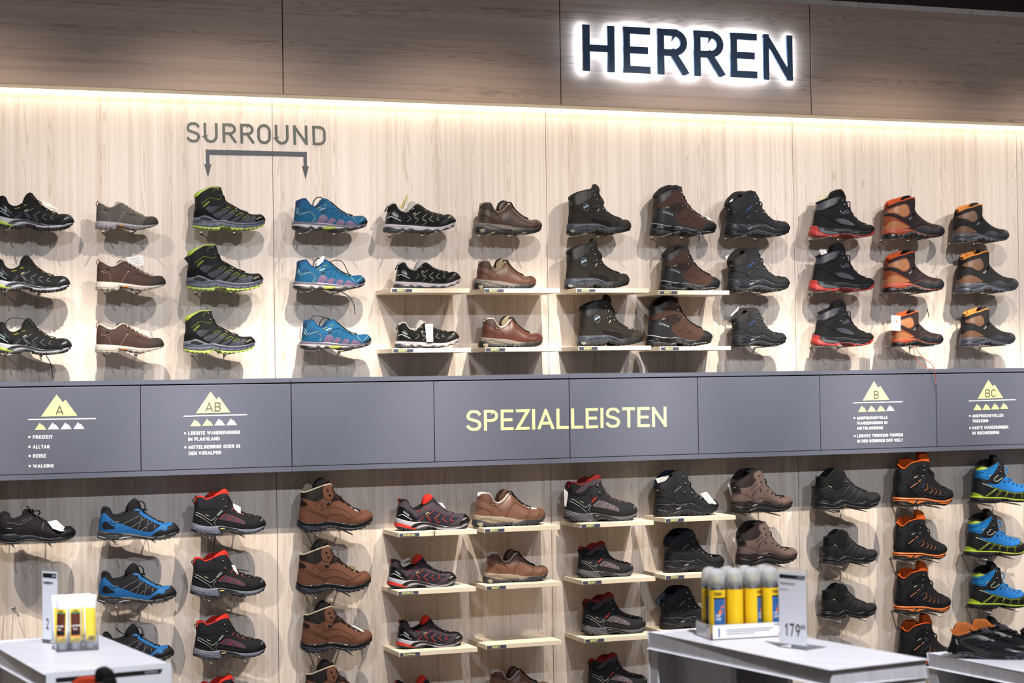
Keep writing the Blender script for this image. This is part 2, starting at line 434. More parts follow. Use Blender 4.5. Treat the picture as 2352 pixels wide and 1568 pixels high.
def make_shoe(name, sp, mt):
    """sp: traced outlines (crop pixels); mt: materials by role"""
    G = pts(sp['G']); ref = (G[0][0], max(p[1] for p in G)); fr = Frame(sp['o'], ref, sp.get('Y', YC))
    m = lambda key, dy=-0.012, k=6: smooth(fr.m(pts(sp[key]), dy), k)
    S, Mi, Gr = [m(k, -0.02, 4) for k in ('S', 'M', 'G')]
    rim, F, B = m('rim', -0.02), m('F', -0.008), m('B', -0.008)
    far = m('far', 0.0) if 'far' in sp else rim
    x0 = min(p[0] for p in Gr+S); x1 = max(p[0] for p in Gr+S); L = x1-x0; k = L/0.30
    root = empty(name)
    # --- upper
    ut = sp.get('ut', 0.42); nu, nv = 58, 16
    t = np.linspace(0, 1, nu); u = 0.45*t+0.55*0.5*(1-np.cos(np.pi*t))
    def top(rimc):
        T = np.zeros((nu, 2)); a = u < ut
        T[a] = resample(rimc, 0, fr=u[a]/ut); T[~a] = resample(F, 0, fr=(u[~a]-ut)/(1-ut)); return T
    Sx = np.array([p[0] for p in S]); Sz = np.array([p[1] for p in S]); o_ = np.argsort(Sx, kind='stable')
    SX = Sx[0]+(Sx[-1]-Sx[0])*u; S_ = np.stack([SX, np.interp(SX, Sx[o_], Sz[o_])-0.004*k], 1)
    Bv = resample(B, nv+1)
    cw = 0.031*k; uh = ut*0.38
    wT = cw*np.sqrt(np.clip(1-np.clip((uh-u)/uh, 0, 1)**2, 0, 1))
    wT = np.where(u > ut*0.7, wT*(1-0.30*np.clip((u-ut*0.7)/(ut*0.3), 0, 1)), wT)
    g = np.clip((u-ut)/0.10, 0, 1); wT = wT*(1-g*g*(3-2*g))
    wS = half_w(u)*k*1.0
    op = 1-np.clip((u-ut*0.8)/(ut*0.4), 0, 1)
    vs = []; idx = {}
    for side, rimc in ((-1, rim), (1, far)):
        T = top(rimc)
        for i in range(nu):
            q0 = 0.5+0.5*op[i]
            for j in range(nv+1):
                v = j/nv
                if op[i] < 0.5: v = 1-(1-v)**1.5
                P = (1-v)*S_[i]+v*T[i]
                lin0 = (1-v)*S_[0]+v*T[0]; bb = Bv[min(nv, int(round(v*nv)))]
                kk = (1-u[i])**9; P = P+kk*(bb-lin0)
                pr = (1-v**2.5)**q0 if op[i] < 1 else (1-v**1.6)
                y = wT[i]+(wS[i]-wT[i])*pr+0.0045*k*math.sin(math.pi*min(1, v*1.0))*min(1, wS[i]/0.03)
                if v == 1: y = wT[i]
                idx[(side, i, j)] = len(vs); vs.append((P[0], side*y, P[1]))
    fs = []
    for side in (-1, 1):
        for i in range(nu-1):
            for j in range(nv):
                q = [idx[(side, i, j)], idx[(side, i+1, j)], idx[(side, i+1, j+1)], idx[(side, i, j+1)]]
                fs.append(tuple(q if side < 0 else q[::-1]))
    # v is non-uniform near the toe: same spacing both sides keeps the ridge closed
    up = mesh_obj('upper', vs, fs, mt['up'], root, True, merge=2e-5)
    if sp.get('solid', 1):
        pass
    # --- lining: a band folded over the collar edge and down inside
    iu = [i for i in range(nu) if u[i] <= ut+0.06]
    Tn, Tf = top(rim), top(far)
    loop = [(Tn[i][0], -wT[i], Tn[i][1]) for i in reversed(iu)]+[(Tf[i][0], wT[i], Tf[i][1]) for i in iu[1:]]
    cx = sum(p[0] for p in loop)/len(loop)
    V_, F_ = [], []; rows = [(0.0, -0.002, 0.0012), (0.0, 0.003, 0.002), (-0.10, 0.003, 0), (-0.2, -0.006, 0), (-0.26, -0.03, 0), (-0.3, -0.06, 0)]
    for (inn, dz, outw) in rows:
        for p in loop:
            V_.append((p[0]+(cx-p[0])*(-inn)*0.9+(0), p[1]*(1+inn)+(outw if p[1] > 0 else -outw), p[2]+dz*k))
    nl = len(loop)
    for r_ in range(len(rows)-1):
        for i in range(nl-1): a = r_*nl+i; F_.append((a, a+1, a+nl+1, a+nl))
    b0 = len(V_)-nl; F_.append(tuple(b0+i for i in range(nl)))
    mesh_obj('lining', V_, F_, mt['lin'], root, True)
    # --- sole: midsole and lugged outsole
    ns = 96; sf = np.linspace(0, 1, ns); sf = 0.6*sf+0.4*0.5*(1-np.cos(np.pi*sf))
    def bx(P):
        P = np.array(P); X = P[0, 0]+(P[-1, 0]-P[0, 0])*sf; oo = np.argsort(P[:, 0], kind='stable')
        return np.stack([X, np.interp(X, P[oo, 0], P[oo, 1])], 1)
    a, b, c = bx(S), bx(Mi), bx(Gr)
    b[:, 1] = np.minimum(b[:, 1], a[:, 1]-0.0015); c[:, 1] = np.minimum(c[:, 1], b[:, 1]-0.002)
    hw = half_w(sf)*k*1.04+0.0012
    hw[0] = hw[-1] = 0.0
    pitch, dep = sp.get('lug', (0.014, 0.004))
    def shell(rowsdef, nm, mat, capb, capt):
        V_, F_ = [], []; nr = len(rowsdef)
        for side in (-1, 1):
            for (P, q, wadd) in rowsdef:
                for i in range(ns): V_.append((P[i, 0], side*max(0, hw[i]*q+wadd*(hw[i] > 0)), P[i, 1]))
        def id_(sd, r_, i): return (0 if sd < 0 else nr*ns)+r_*ns+i
        for sd in (-1, 1):
            for r_ in range(nr-1):
                for i in range(ns-1):
                    q = (id_(sd, r_, i), id_(sd, r_+1, i), id_(sd, r_+1, i+1), id_(sd, r_, i+1)); F_.append(q if sd < 0 else q[::-1])
        for r_, do in ((0, capt), (nr-1, capb)):
            if do:
                for i in range(ns-1): F_.append((id_(-1, r_, i), id_(-1, r_, i+1), id_(1, r_, i+1), id_(1, r_, i)))
        return mesh_obj(nm, V_, F_, mat, root, True, merge=1e-6)
    mid1 = a*0.5+b*0.5
    mids = shell([(a, 0.98, 0), (a*0.85+b*0.15, 1.0, 0.0012), (mid1, 0.985, 0.001), (a*0.15+b*0.85, 1.0, 0.0015), (b, 1.0, 0)], 'midsole', mt['mid'], True, True)
    cl = c.copy(); ph = ((c[:, 0]-x0)/pitch) % 1.0
    cl[:, 1] = np.where(ph > 0.62, np.minimum(c[:, 1]+dep, b[:, 1]-0.001), c[:, 1])
    outs = shell([(b, 1.0, 0.0005), (b*0.6+cl*0.4, 1.0, 0.0022), (cl*0.9+b*0.1, 1.0, 0.002), (cl, 0.97, 0)], 'outsole', mt['out'], True, True)
    for o in (outs,):
        for p in o.data.polygons: p.use_smooth = False
    US = Surf([up]); SS = Surf([mids, outs]); AS = Surf([up, mids, outs])
    # --- panels, ribbons, print
    zs = [p[1] for p in S]
    for i, (mk, s_, *opt) in enumerate(sp.get('P', [])):
        nm = opt[0] if opt else 'panel'; on = opt[1] if len(opt) > 1 else 'u'; lv = opt[2] if len(opt) > 2 else 1
        raw = pts(s_); poly = fr.m(raw, -0.03)
        poly = smooth(poly, 3, True) if not (len(opt) > 3 and opt[3]) else poly
        V_, F_ = (US if on == 'u' else SS).panel(poly, 0.0007*lv+0.0004)
        if F_:
            if min(abs(v[1]) for v in V_) > 0.003:      # separate patches on the two sides of the shoe
                for sd in (-1, 1):
                    f2 = [f for f in F_ if V_[f[0]][1]*sd > 0]; ids = sorted({i for f in f2 for i in f}); mp = {a_: b_ for b_, a_ in enumerate(ids)}
                    if f2: mesh_obj(nm, [V_[i] for i in ids], [tuple(mp[i] for i in f) for f in f2], mt.get(mk), root, True, merge=2e-6)
            else: mesh_obj(nm, V_, F_, mt.get(mk), root, True, merge=2e-6)
    groups = {}
    for (mk, wd, s_, *opt) in sp.get('N', []):
        on = opt[0] if opt else 'a'; lv = opt[1] if len(opt) > 1 else 3
        line = fr.m(pts(s_), -0.035)
        if on == 'c': line = smooth(line, 4); on = 'a'
        V_, F_ = {'u': US, 's': SS, 'a': AS}[on].ribbon(line, wd*0.000185, 0.0007*lv)
        if F_: groups.setdefault(mk, MB()).add(V_, F_)
    for mk, g_ in groups.items(): g_.build('stitching' if mk in ('st', 'seam') else 'side_label' if mk == 'gore' else 'printed_lines', mt.get(mk) or M(mk, 'ffffff'), root)  # printed_lines also carries the painted sole glints
    for (mk, txt, s_, h) in sp.get('txt', []):
        q, W_ = text_quads(txt, 0.17, 0.15); A_, B_ = [np.array(p) for p in fr.m(pts(s_), -0.035)]
        e = B_-A_; ln = np.hypot(*e); e = e/ln; n = np.array([-e[1], e[0]]); h_ = h*0.000185; V_, F_ = [], []
        for poly in q:
            hp = [AS.hit(*(A_+e*(a_*ln/W_)+n*(b_*h_)), 0.0028) for a_, b_ in poly]
            if any(x is None for x in hp): continue
            n0 = len(V_); V_ += hp; F_.append(tuple(range(n0, n0+len(hp))))
        if F_: mesh_obj('lettering', V_, F_, mt.get(mk), root)
    # --- rings / round logos
    for (mk, c_, rx, ry, wd) in sp.get('ring', []):
        cc = pts(c_)[0]; line = fr.m([(cc[0]+rx*math.cos(a_), cc[1]+ry*math.sin(a_)) for a_ in np.linspace(0, 2*math.pi, 21)], -0.035)
        V_, F_ = AS.ribbon(line, wd*0.000185, 0.002)
        if F_: mesh_obj('emblem', V_, F_, mt.get(mk), root)
    # --- hooks and eyelets
    for p in fr.m(pts(sp.get('hooks', '')), -0.035):
        h = US.hit(p[0], p[1], 0.0)
        if h is None: continue
        b_ = MB(); b_.lathe([(0.0001, 0), (.0042, 0), (.0046, .0012), (.0030, .0024), (.0034, .0042), (.0038, .0052), (.0028, .0062), (.0001, .0066)], n=10)
        n = US.bvh.find_nearest(h)[1]; n = n if n.y < 0 else -n
        R_ = n.to_track_quat('Z', 'Y').to_matrix()
        mesh_obj('lace_hook', [R_ @ (Vector(v)*k)+h for v in b_.v], b_.f, mt.get('hook') or M('steel', 'b8b8bc', .25, 0, metal=1), root, True)
    # --- laces: criss-cross over the instep plus loose loops
    lm = mt.get('lace')
    if lm:
        mb = MB(); n = sp.get('ln', 5); Fp = resample(F, 0, fr=np.linspace(0.06 if n > 5 else 0.1, sp.get('le', 0.62), n)); rr = sp.get('lr', 0.0021)
        for i in range(n):
            for sd in (-1, 1):
                p = Fp[i]; q = Fp[min(i+1, n-1)] if i < n-1 else p
                ln_ = [(p[0]-0.004, sd*0.020*k, p[1]-0.006), (p[0], sd*0.012*k, p[1]+0.0015), ((p[0]+q[0])/2, 0, (p[1]+q[1])/2+0.0045),
                       (q[0], -sd*0.012*k, q[1]+0.0015), (q[0]-0.004, -sd*0.020*k, q[1]-0.006)]
                mb.tube(ln_, rr, 6)
        for s_ in sp.get('loop', []):
            l = smooth(fr.m(pts(s_), -0.02), 5); nn_ = len(l)
            mb.tube([(p[0], -0.022*k-0.006*math.sin(i/nn_*5), p[1]) for i, p in enumerate(l)], rr*1.1, 6)
        mb.build('laces', lm, root, True)
    # --- tongue
    for j, key in enumerate(('tongue', 'tongue2')):
        if key in sp:
            poly = smooth(fr.m(pts(sp[key]), 0.0), 4, True); n = len(poly); hwid = 0.019*k
            c0 = np.mean(np.array(poly), 0); V_, F_ = [], []; lay = [(-1, .80), (-.85, .96), (0, 1.0), (.85, .96), (1, .80)]
            for (yy, sc_) in lay: V_ += [(c0[0]+(p[0]-c0[0])*sc_, yy*hwid*(1+0.07*j), c0[1]+(p[1]-c0[1])*sc_) for p in poly]
            for r_ in range(len(lay)-1): F_ += [(r_*n+i, r_*n+(i+1) % n, (r_+1)*n+(i+1) % n, (r_+1)*n+i) for i in range(n)]
            tr = tessellate_polygon([[Vector((p[0], p[1], 0)) for p in poly]])
            F_ += [tuple(t_) for t_ in tr]+[tuple((len(lay)-1)*n+i for i in reversed(t_)) for t_ in tr]
            mesh_obj('tongue', V_, F_, mt.get(key) or mt['lin'], root, True, merge=1e-6)
    # --- heel pull loop: a strap of webbing
    if 'pull' in sp:
        l = smooth(fr.m(pts(sp['pull']), 0.0), 5); mb = MB(); n = len(l); V_, F_ = [], []
        hwid = 0.0055*k
        for i, p in enumerate(l):
            a_ = l[max(0, i-1)]; b_ = l[min(n-1, i+1)]; tx, tz = b_[0]-a_[0], b_[1]-a_[1]; q = math.hypot(tx, tz)+1e-9; nx, nz = -tz/q*0.0011, tx/q*0.0011
            V_ += [(p[0]+nx, -hwid, p[1]+nz), (p[0]+nx, hwid, p[1]+nz), (p[0]-nx, hwid, p[1]-nz), (p[0]-nx, -hwid, p[1]-nz)]
            if i: F_ += [((i-1)*4+j, (i-1)*4+(j+1) % 4, i*4+(j+1) % 4, i*4+j) for j in range(4)]
        mesh_obj('pull_loop', V_, F_, mt.get('pull') or mt['up'], root, True)
    root['_len'] = L; root['_x0'] = x0
    return root, L, x0
def place(root, L, x0, xL, xR, yB, Yc=YC, z=None, tilt=0, yaw=0, ln=None):
    A_ = at(xL, yB, Yc-0.02); B_ = at(xR, yB, Yc-0.02); s = (B_[0]-A_[0])/L
    if ln: s = ln/L
    zz = A_[2] if z is None else z
    root.scale = (s, s, s); root.rotation_euler = (0, math.radians(-tilt), math.radians(-yaw))
    root.location = (A_[0]-x0*s, Yc, zz+0.0005); return s
# ------------------------------------------------------------------ outlines of every model, traced in crop pixels (ten per photo pixel)
TRAIL_N = [('l1', 9, "760,770 815,820 700,900"), ('l1', 11, "1060,655 875,775 965,830"), ('l1', 9, "905,835 990,880 915,920"), ('l1', 11, "1190,725 1050,825 1130,865"),
  ('l1', 9, "1080,880 1175,915 1110,960"), ('l1', 11, "1320,765 1230,845 1340,920"), ('l1', 11, "1470,795 1400,870 1490,890"), ('l2', 12, "665,685 775,655"), ('l2', 12, "855,605 925,582"),
  ('l3', 16, "300,775 345,738 440,800 550,865"), ('gore', 22, "865,735 940,690")]
TRAIL_N2 = [('dark', 20, "650,900 830,770 1130,950"), ('dark', 16, "860,800 1080,660"), ('dark', 16, "1040,850 1210,730"), ('dark', 14, "1220,860 1340,770")]
TRAIL = dict(o=(890, 1105), lug=(0.0155, 0.006), ln=5, le=0.6, ut=0.44,
  rim="300,440 345,412 400,410 455,450 490,540 560,610 640,630 720,610 820,550 930,490",
  F="930,490 1000,440 1080,440 1150,510 1250,590 1350,660 1450,705 1560,722 1680,712 1790,725 1860,780 1895,840 1905,900",
  B="215,830 235,720 245,600 265,540 300,440",
  S="215,825 400,880 600,912 700,905 850,910 1000,940 1150,980 1300,1005 1500,1003 1650,983 1780,940 1905,890",
  M="205,985 300,1020 400,1045 560,1070 700,1060 760,1035 900,1010 1060,1040 1100,1070 1250,1085 1400,1080 1600,1050 1750,1000 1905,930",
  G="200,1000 300,1090 500,1115 700,1115 830,1100 870,1060 1050,1060 1090,1100 1250,1120 1450,1115 1650,1085 1800,1040 1905,940",
  tongue="800,520 815,420 850,340 920,270 985,280 1030,350 1000,450 900,540", tongue2="900,470 960,390 1020,335 1100,430 1140,520 1040,560",
  pull="290,545 245,440 255,375 290,385 295,470",
  P=[('heel', "245,590 380,580 500,680 650,840 690,905 560,910 400,880 225,830", 'heel_counter'), ('toe', "1590,975 1680,880 1790,740 1860,775 1920,860 1910,900 1780,930 1680,965", 'toe_cap'),
     ('mesh', "690,900 650,810 830,710 1000,640 1200,720 1500,800 1640,820 1500,880 1300,990 1050,960 880,915", 'mesh_panel'),
     ('acc', "195,930 380,970 640,1060 560,1075 300,1030 195,1000", 'heel_insert', 's', 2), ('dark', "510,1030 600,960 750,925 900,925 1100,975 1300,1020 1800,975 1300,1040 1050,1010 850,960 700,990 620,1040", 'sole_arc', 's', 3)],
  N=TRAIL_N2+TRAIL_N, txt=[('l3', 'MEINDL', "1705,885 1815,835", 30), ('l3', 'MEINDL', "360,690 475,790", 40)])
TRAIL_B = dict(o=(860, 430), lug=(0.03, 0.004), ln=6, le=0.62, ut=0.44,
  rim="345,425 395,372 450,358 490,390 515,450 570,515 640,545 700,545 770,520 850,460 930,388",
  F="930,388 990,375 1060,400 1120,470 1200,520 1300,570 1400,600 1530,625 1600,625 1700,605 1770,630 1840,690 1870,740 1880,790",
  B="270,830 285,700 315,560 330,470 345,425",
  S="270,830 450,850 850,872 1050,895 1250,912 1430,912 1560,890 1700,840 1850,768 1880,760",
  M="250,905 330,905 420,935 520,970 620,930 700,985 800,940 900,985 1050,995 1180,965 1280,1005 1380,970 1480,1000 1600,935 1700,945 1760,870 1820,890 1880,800",
  G="235,935 290,1000 500,1025 800,1020 900,1000 1000,1003 1200,1035 1450,1015 1600,975 1750,920 1850,850 1880,800",
  tongue="740,520 770,430 830,330 870,312 930,350 960,400 880,480", pull="340,430 310,425 255,520 250,545 300,520 325,475",
  P=[('heel', "330,560 440,540 560,650 700,800 540,812 400,795 275,760", 'heel_counter'), ('toe', "1480,865 1500,800 1600,740 1760,620 1840,680 1890,780 1760,805 1600,870", 'toe_cap'),
     ('dark', "260,745 400,790 700,825 1000,840 1250,875 1500,870 1700,805 1885,725 1885,760 1700,835 1430,912 1250,910 850,870 260,830", 'rand')],
  N=[('l1', 10, "775,660 840,705 735,785"), ('l1', 12, "1050,560 895,660 1000,725"), ('l1', 10, "900,700 1000,755 920,820"), ('l1', 12, "1185,615 1065,710 1170,765"), ('l1', 10, "1090,750 1185,795 1110,855"),
     ('l1', 12, "1320,655 1230,740 1340,790"), ('l1', 12, "1460,680 1400,740 1470,760"), ('l1', 14, "700,580 790,550"), ('l1', 14, "865,500 925,470"), ('l3', 20, "345,690 395,655 470,700 600,770"), ('gore', 24, "885,620 938,582"),
     ('line', 4, "280,870 600,890 800,900")],
  txt=[('l3', 'MEINDL', "405,610 520,690", 40), ('gore', 'MEINDL', "1680,725 1765,672", 28)])
BLUE = dict(o=(650, 430), lug=(0.012, 0.0015), ln=6, le=0.62, ut=0.44,
  rim="325,400 360,300 420,275 500,268 550,320 610,400 680,445 740,460 820,420 900,345 940,310",
  F="940,310 1020,285 1080,320 1150,380 1250,470 1370,560 1480,620 1600,650 1720,645 1840,645 1900,690 1935,750 1950,820",
  B="250,780 270,680 290,540 325,400",
  S="250,770 400,800 700,815 900,825 1200,870 1400,885 1600,885 1750,870 1850,840 1950,790",
  M="230,880 330,890 450,915 540,935 620,895 730,965 820,905 900,950 1050,950 1200,960 1300,955 1400,925 1500,950 1620,920 1700,935 1780,890 1860,895 1950,840",
  G="230,895 280,945 400,980 700,990 800,970 900,958 1080,970 1250,1010 1450,1000 1650,970 1800,935 1900,895 1950,850",
  tongue="810,440 850,300 920,250 980,270 1010,320 930,400", tongue_c=1,
  P=[('win', "760,810 870,630 1010,700 930,815", 'mesh_window'), ('win', "980,825 1070,705 1190,750 1110,845", 'mesh_window'), ('win', "1190,860 1260,745 1380,780 1340,875", 'mesh_window'), ('win', "1400,880 1470,775 1560,790 1670,878", 'mesh_window'),
     ('toe', "1760,865 1800,800 1880,775 1905,690 1960,770 1960,835", 'toe_cap'), ('mesh', "340,410 380,300 440,280 500,300 440,350 370,430", 'collar_mesh'), ('mesh', "410,470 500,470 580,520 440,545", 'collar_mesh'),
     ('lime', "905,950 940,900 1150,905 1195,955", 'arch_insert', 's', 2), ('greyp', "245,775 700,818 1200,875 1600,890 1900,830 1900,860 1600,918 1200,905 700,862 245,825", 'midsole_band', 's', 1)],
  N=[('wh', 9, "350,450 340,500 350,590 400,630 550,575 640,600 720,690 660,790", 'c'), ('wh', 7, "355,470 375,560 430,600 560,560 650,565 755,690 690,790", 'c'), ('wh', 10, "1600,680 1610,740 1720,855"), ('wh', 10, "1865,695 1720,800"),
     ('yel', 11, "765,488 870,452"), ('yel', 11, "945,418 1010,395"), ('mesh', 8, "1060,640 1130,520"), ('mesh', 8, "1190,640 1250,540"), ('mesh', 8, "1300,690 1350,610"), ('mesh', 12, "980,510 1150,470 1300,570 1500,670"),
     ('dark', 34, "880,585 965,550"), ('gore', 20, "890,580 955,555")],
  txt=[('wh', 'MEINDL', "840,540 972,492", 34)], loop=["680,430 690,330 760,240 840,225 910,250 940,290"])
LEATH = dict(o=(200, 560), lug=(0.024, 0.004), ln=7, le=0.6, ut=0.44,
  rim="295,378 380,420 480,490 570,510 650,490 700,455 780,400",
  F="780,400 840,385 900,410 980,450 1100,530 1250,620 1400,690 1520,720 1650,722 1730,735 1780,790 1805,850 1815,900",
  B="225,860 230,650 240,500 270,420 295,378",
  S="215,855 500,870 750,890 1000,925 1200,955 1400,965 1600,945 1720,925 1815,880",
  M="210,990 450,1010 640,1015 720,960 800,965 1000,985 1200,1010 1400,1010 1600,985 1700,950 1815,900",
  G="210,1040 450,1060 620,1065 720,1060 740,985 900,990 1000,1040 1200,1065 1400,1045 1600,1000 1700,975 1815,920",
  tongue="690,475 700,410 750,365 800,370 840,400 800,450", pull="285,480 255,500 220,430 250,345 290,390",
  P=[('toe', "1390,960 1420,860 1480,790 1600,722 1730,735 1810,830 1800,900 1600,945", 'toe_cap'), ('vib', "810,968 830,1000 910,1000 935,975", 'arch_badge', 's', 3)],
  N=[('st', 10, "380,640 480,680 530,750 550,860", 'c'), ('st', 12, "930,640 780,885"), ('cream', 14, "345,630 385,645"), ('cream', 16, "925,630 960,640"), ('st', 7, "790,425 900,500 1100,600 1400,715 1530,758", 'c'),
     ('dark', 26, "430,555 518,582"), ('gore', 14, "440,558 505,578"), ('cream', 7, "300,385 380,428 480,496 570,518 650,498")],
  txt=[('dark', 'DOLOMITE', "1000,690 1215,718", 34)])
LIME = dict(o=(410, 545), lug=(0.02, 0.004), ln=6, le=0.66, ut=0.36,
  rim="245,400 260,330 350,270 480,215 620,170 760,165",
  F="760,165 840,175 880,220 900,340 930,430 980,520 1050,560 1150,610 1260,690 1400,740 1500,775 1640,810 1780,810 1850,810 1910,860 1950,920 1960,980",
  B="210,910 220,780 245,640 250,500 245,400",
  S="210,910 350,895 440,858 560,885 700,950 800,975 900,962 1000,985 1150,1020 1350,1040 1550,1032 1700,1008 1850,950 1960,895",
  M="195,1095 350,1130 600,1150 760,1140 880,1120 1050,1145 1300,1170 1500,1165 1700,1130 1850,1080 1960,1020",
  G="190,1130 350,1180 600,1210 800,1215 850,1150 1020,1150 1100,1210 1300,1215 1500,1205 1700,1170 1850,1120 1960,1040",
  tongue="640,230 700,150 800,150 860,190 860,300 760,300",
  P=[('heel', "210,905 230,740 430,690 620,820 800,965 640,930 440,855 350,900", 'heel_counter'), ('mesh', "480,700 590,635 850,640 860,600 620,800", 'mesh_panel'), ('mesh', "660,830 860,740 1080,700 800,910", 'mesh_panel'),
     ('mesh', "820,940 1050,800 1200,780 1000,965", 'mesh_panel'), ('mesh', "1060,1005 1250,880 1370,860 1170,1025", 'mesh_panel'), ('mesh', "1240,1035 1400,930 1530,890 1530,1035", 'mesh_panel'),
     ('acc', "238,400 255,330 350,262 480,208 620,165 400,290 262,420", 'collar_pad'), ('heel', "1670,1012 1690,900 1830,815 1930,880 1920,940", 'toe_cap'), ('mesh', "1560,900 1700,880 1670,1010 1560,1032", 'mesh_panel'),
     ('dark', "350,950 440,895 560,930 660,970 560,990", 'sole_inset', 's', 2), ('mid2', "205,985 400,965 600,1010 850,990 1000,1020 1350,1070 1700,1040 1950,950 1950,975 1700,1070 1350,1098 1000,1050 850,1015 600,1040 205,1020", 'sole_band', 's', 1)],
  N=[('acc', 8, "385,570 570,435 620,430 800,475 865,430"), ('acc', 7, "660,300 720,205 800,200"), ('acc', 9, "890,715 1030,655 1062,665 1080,700"), ('acc', 9, "1050,800 1185,730 1215,742 1235,780"),
     ('acc', 9, "1195,875 1325,803 1362,815 1385,850"), ('acc', 9, "1370,925 1480,865 1515,872 1540,900")]+[('dark', 24, "%d,%d %d,%d" % (x-10, y, x+10, y), 's') for x, y in ((510, 1105), (690, 1105), (862, 1080), (1070, 1100), (1248, 1128), (1415, 1130), (1582, 1112), (1725, 1085), (1835, 1048))],
  txt=[('acc', 'LOWA', "450,655 582,535", 42), ('gore', 'LOWA', "1715,955 1845,905", 34)], hooks="800,235 840,385", loop=["880,400 855,500 880,575 960,570 1040,530", "900,360 930,390 960,470 1010,520"])
BROWN = dict(o=(1060, 570), lug=(0.02, 0.005), ln=6, le=0.55, ut=0.45, lr=0.0027,
  rim="430,350 470,290 540,285 610,295 650,360 690,440 760,480 840,460 940,390 1000,315",
  F="1000,315 1050,318 1110,380 1200,480 1300,560 1400,610 1500,635 1600,620 1680,660 1715,720 1730,790",
  B="345,700 370,640 380,520 400,430 430,350",
  S="345,700 500,720 700,740 850,750 1000,780 1150,815 1250,822 1400,828 1600,818 1730,740",
  M="335,790 450,820 600,870 800,870 950,865 1100,885 1200,850 1280,830 1450,832 1600,822 1730,760",
  G="320,880 380,930 600,940 900,935 930,910 980,935 1200,940 1450,935 1600,905 1730,830",
  tongue="740,470 760,380 830,260 900,230 960,260 930,380 850,460",
  P=[('col', "425,350 470,285 540,280 620,290 655,360 695,440 760,482 700,520 600,450 440,380", 'collar_pad'), ('beige', "400,850 470,850 480,900 430,920 400,880", 'heel_badge', 's', 3)],
  N=[('seam', 6, "375,540 480,545 580,590 640,640 670,700", 'c'), ('seam', 6, "440,370 600,470 780,560 860,660", 'c'), ('seam', 6, "1640,650 1540,760 1510,830", 'c'), ('seam', 6, "740,550 900,470 1000,360", 'c'),
     ('seam', 7, "440,775 560,745 700,800 900,850 1060,860", 's'), ('gore', 16, "660,495 710,515"), ('cream', 6, "880,410 980,330")],
  loop=["780,430 770,320 850,255 920,230", "960,275 1040,280 1100,370 1120,420"])
BROWN2 = dict(BROWN, P=BROWN['P']+[('l', "1000,600 1100,470 1330,620 1250,760 1120,800 950,740", 'side_panel')], N=BROWN['N']+[('seam', 6, "950,740 1000,600 1100,470 1330,620 1400,650 1300,800")])
DARKB = dict(o=(1270, 410), lug=(0.022, 0.005), ln=7, le=0.72, ut=0.34, lr=0.0028,
  rim="415,490 440,430 520,370 640,310 760,275 940,250",
  F="940,250 1030,278 1060,330 1080,420 1130,540 1160,660 1240,770 1350,850 1500,920 1620,940 1710,945 1770,1000 1800,1080 1810,1140",
  B="370,1060 385,930 410,800 410,620 415,490",
  S="370,1060 420,1040 560,1045 750,1040 950,1040 1080,1075 1180,1120 1260,1145 1340,1125 1450,1128 1600,1132 1720,1122 1810,1085",
  M="365,1180 500,1200 700,1210 850,1190 950,1145 1100,1135 1250,1190 1300,1155 1450,1148 1600,1152 1810,1130",
  G="365,1230 400,1270 600,1290 900,1260 945,1220 1000,1225 1150,1280 1400,1275 1600,1240 1750,1200 1810,1150",
  tongue="900,290 925,170 940,135 1010,180 1045,250 1045,330 960,330",
  P=[('col', "410,490 440,425 520,365 640,305 760,270 940,245 1010,275 880,350 870,430 750,520 600,600 408,600", 'collar_pad'), ('toe', "1490,1125 1510,1040 1570,990 1710,945 1800,1050 1805,1095 1720,1130", 'toe_cap'),
     ('dark', "860,915 1060,955 1230,990 1310,1050 1270,1140 1180,1120 1080,1075 950,1040", 'side_panel'), ('beige', "420,1190 480,1185 500,1220 460,1240 430,1225", 'heel_badge', 's', 3)],
  N=[('st', 5, "410,605 560,625 590,640 500,720 410,690"), ('st', 5, "870,350 990,320 1040,400 1050,500 900,610 880,660", 'c'), ('st', 5, "545,725 600,650 750,560 870,450", 'c'), ('st', 5, "410,780 560,745 640,760 740,820 860,920 940,1030", 'c'),
     ('st', 5, "740,805 960,640"), ('st', 5, "870,910 1050,955 1230,990 1310,1050 1270,1140", 'c'), ('st', 5, "1490,1120 1510,1040 1570,990 1720,975", 'c'), ('st', 5, "1000,830 1200,900 1350,950 1520,980", 'c'),
     ('logo', 26, "700,690 815,625"), ('logo', 14, "705,660 800,605"), ('gore', 22, "1010,770 1050,705"), ('dark', 8, "560,1140 740,1090 960,1100", 's'), ('dark', 8, "740,1090 800,1190", 's'), ('dark', 8, "980,1060 1180,1150", 's')],
  ring=[('logo', "755,665", 63, 85, 9)], hooks="960,390 1005,505 1035,635 975,665 1130,710 1210,780",
  loop=["1050,300 1060,400 1120,480 1160,560 1150,640 1190,700", "730,290 850,260 960,200"])
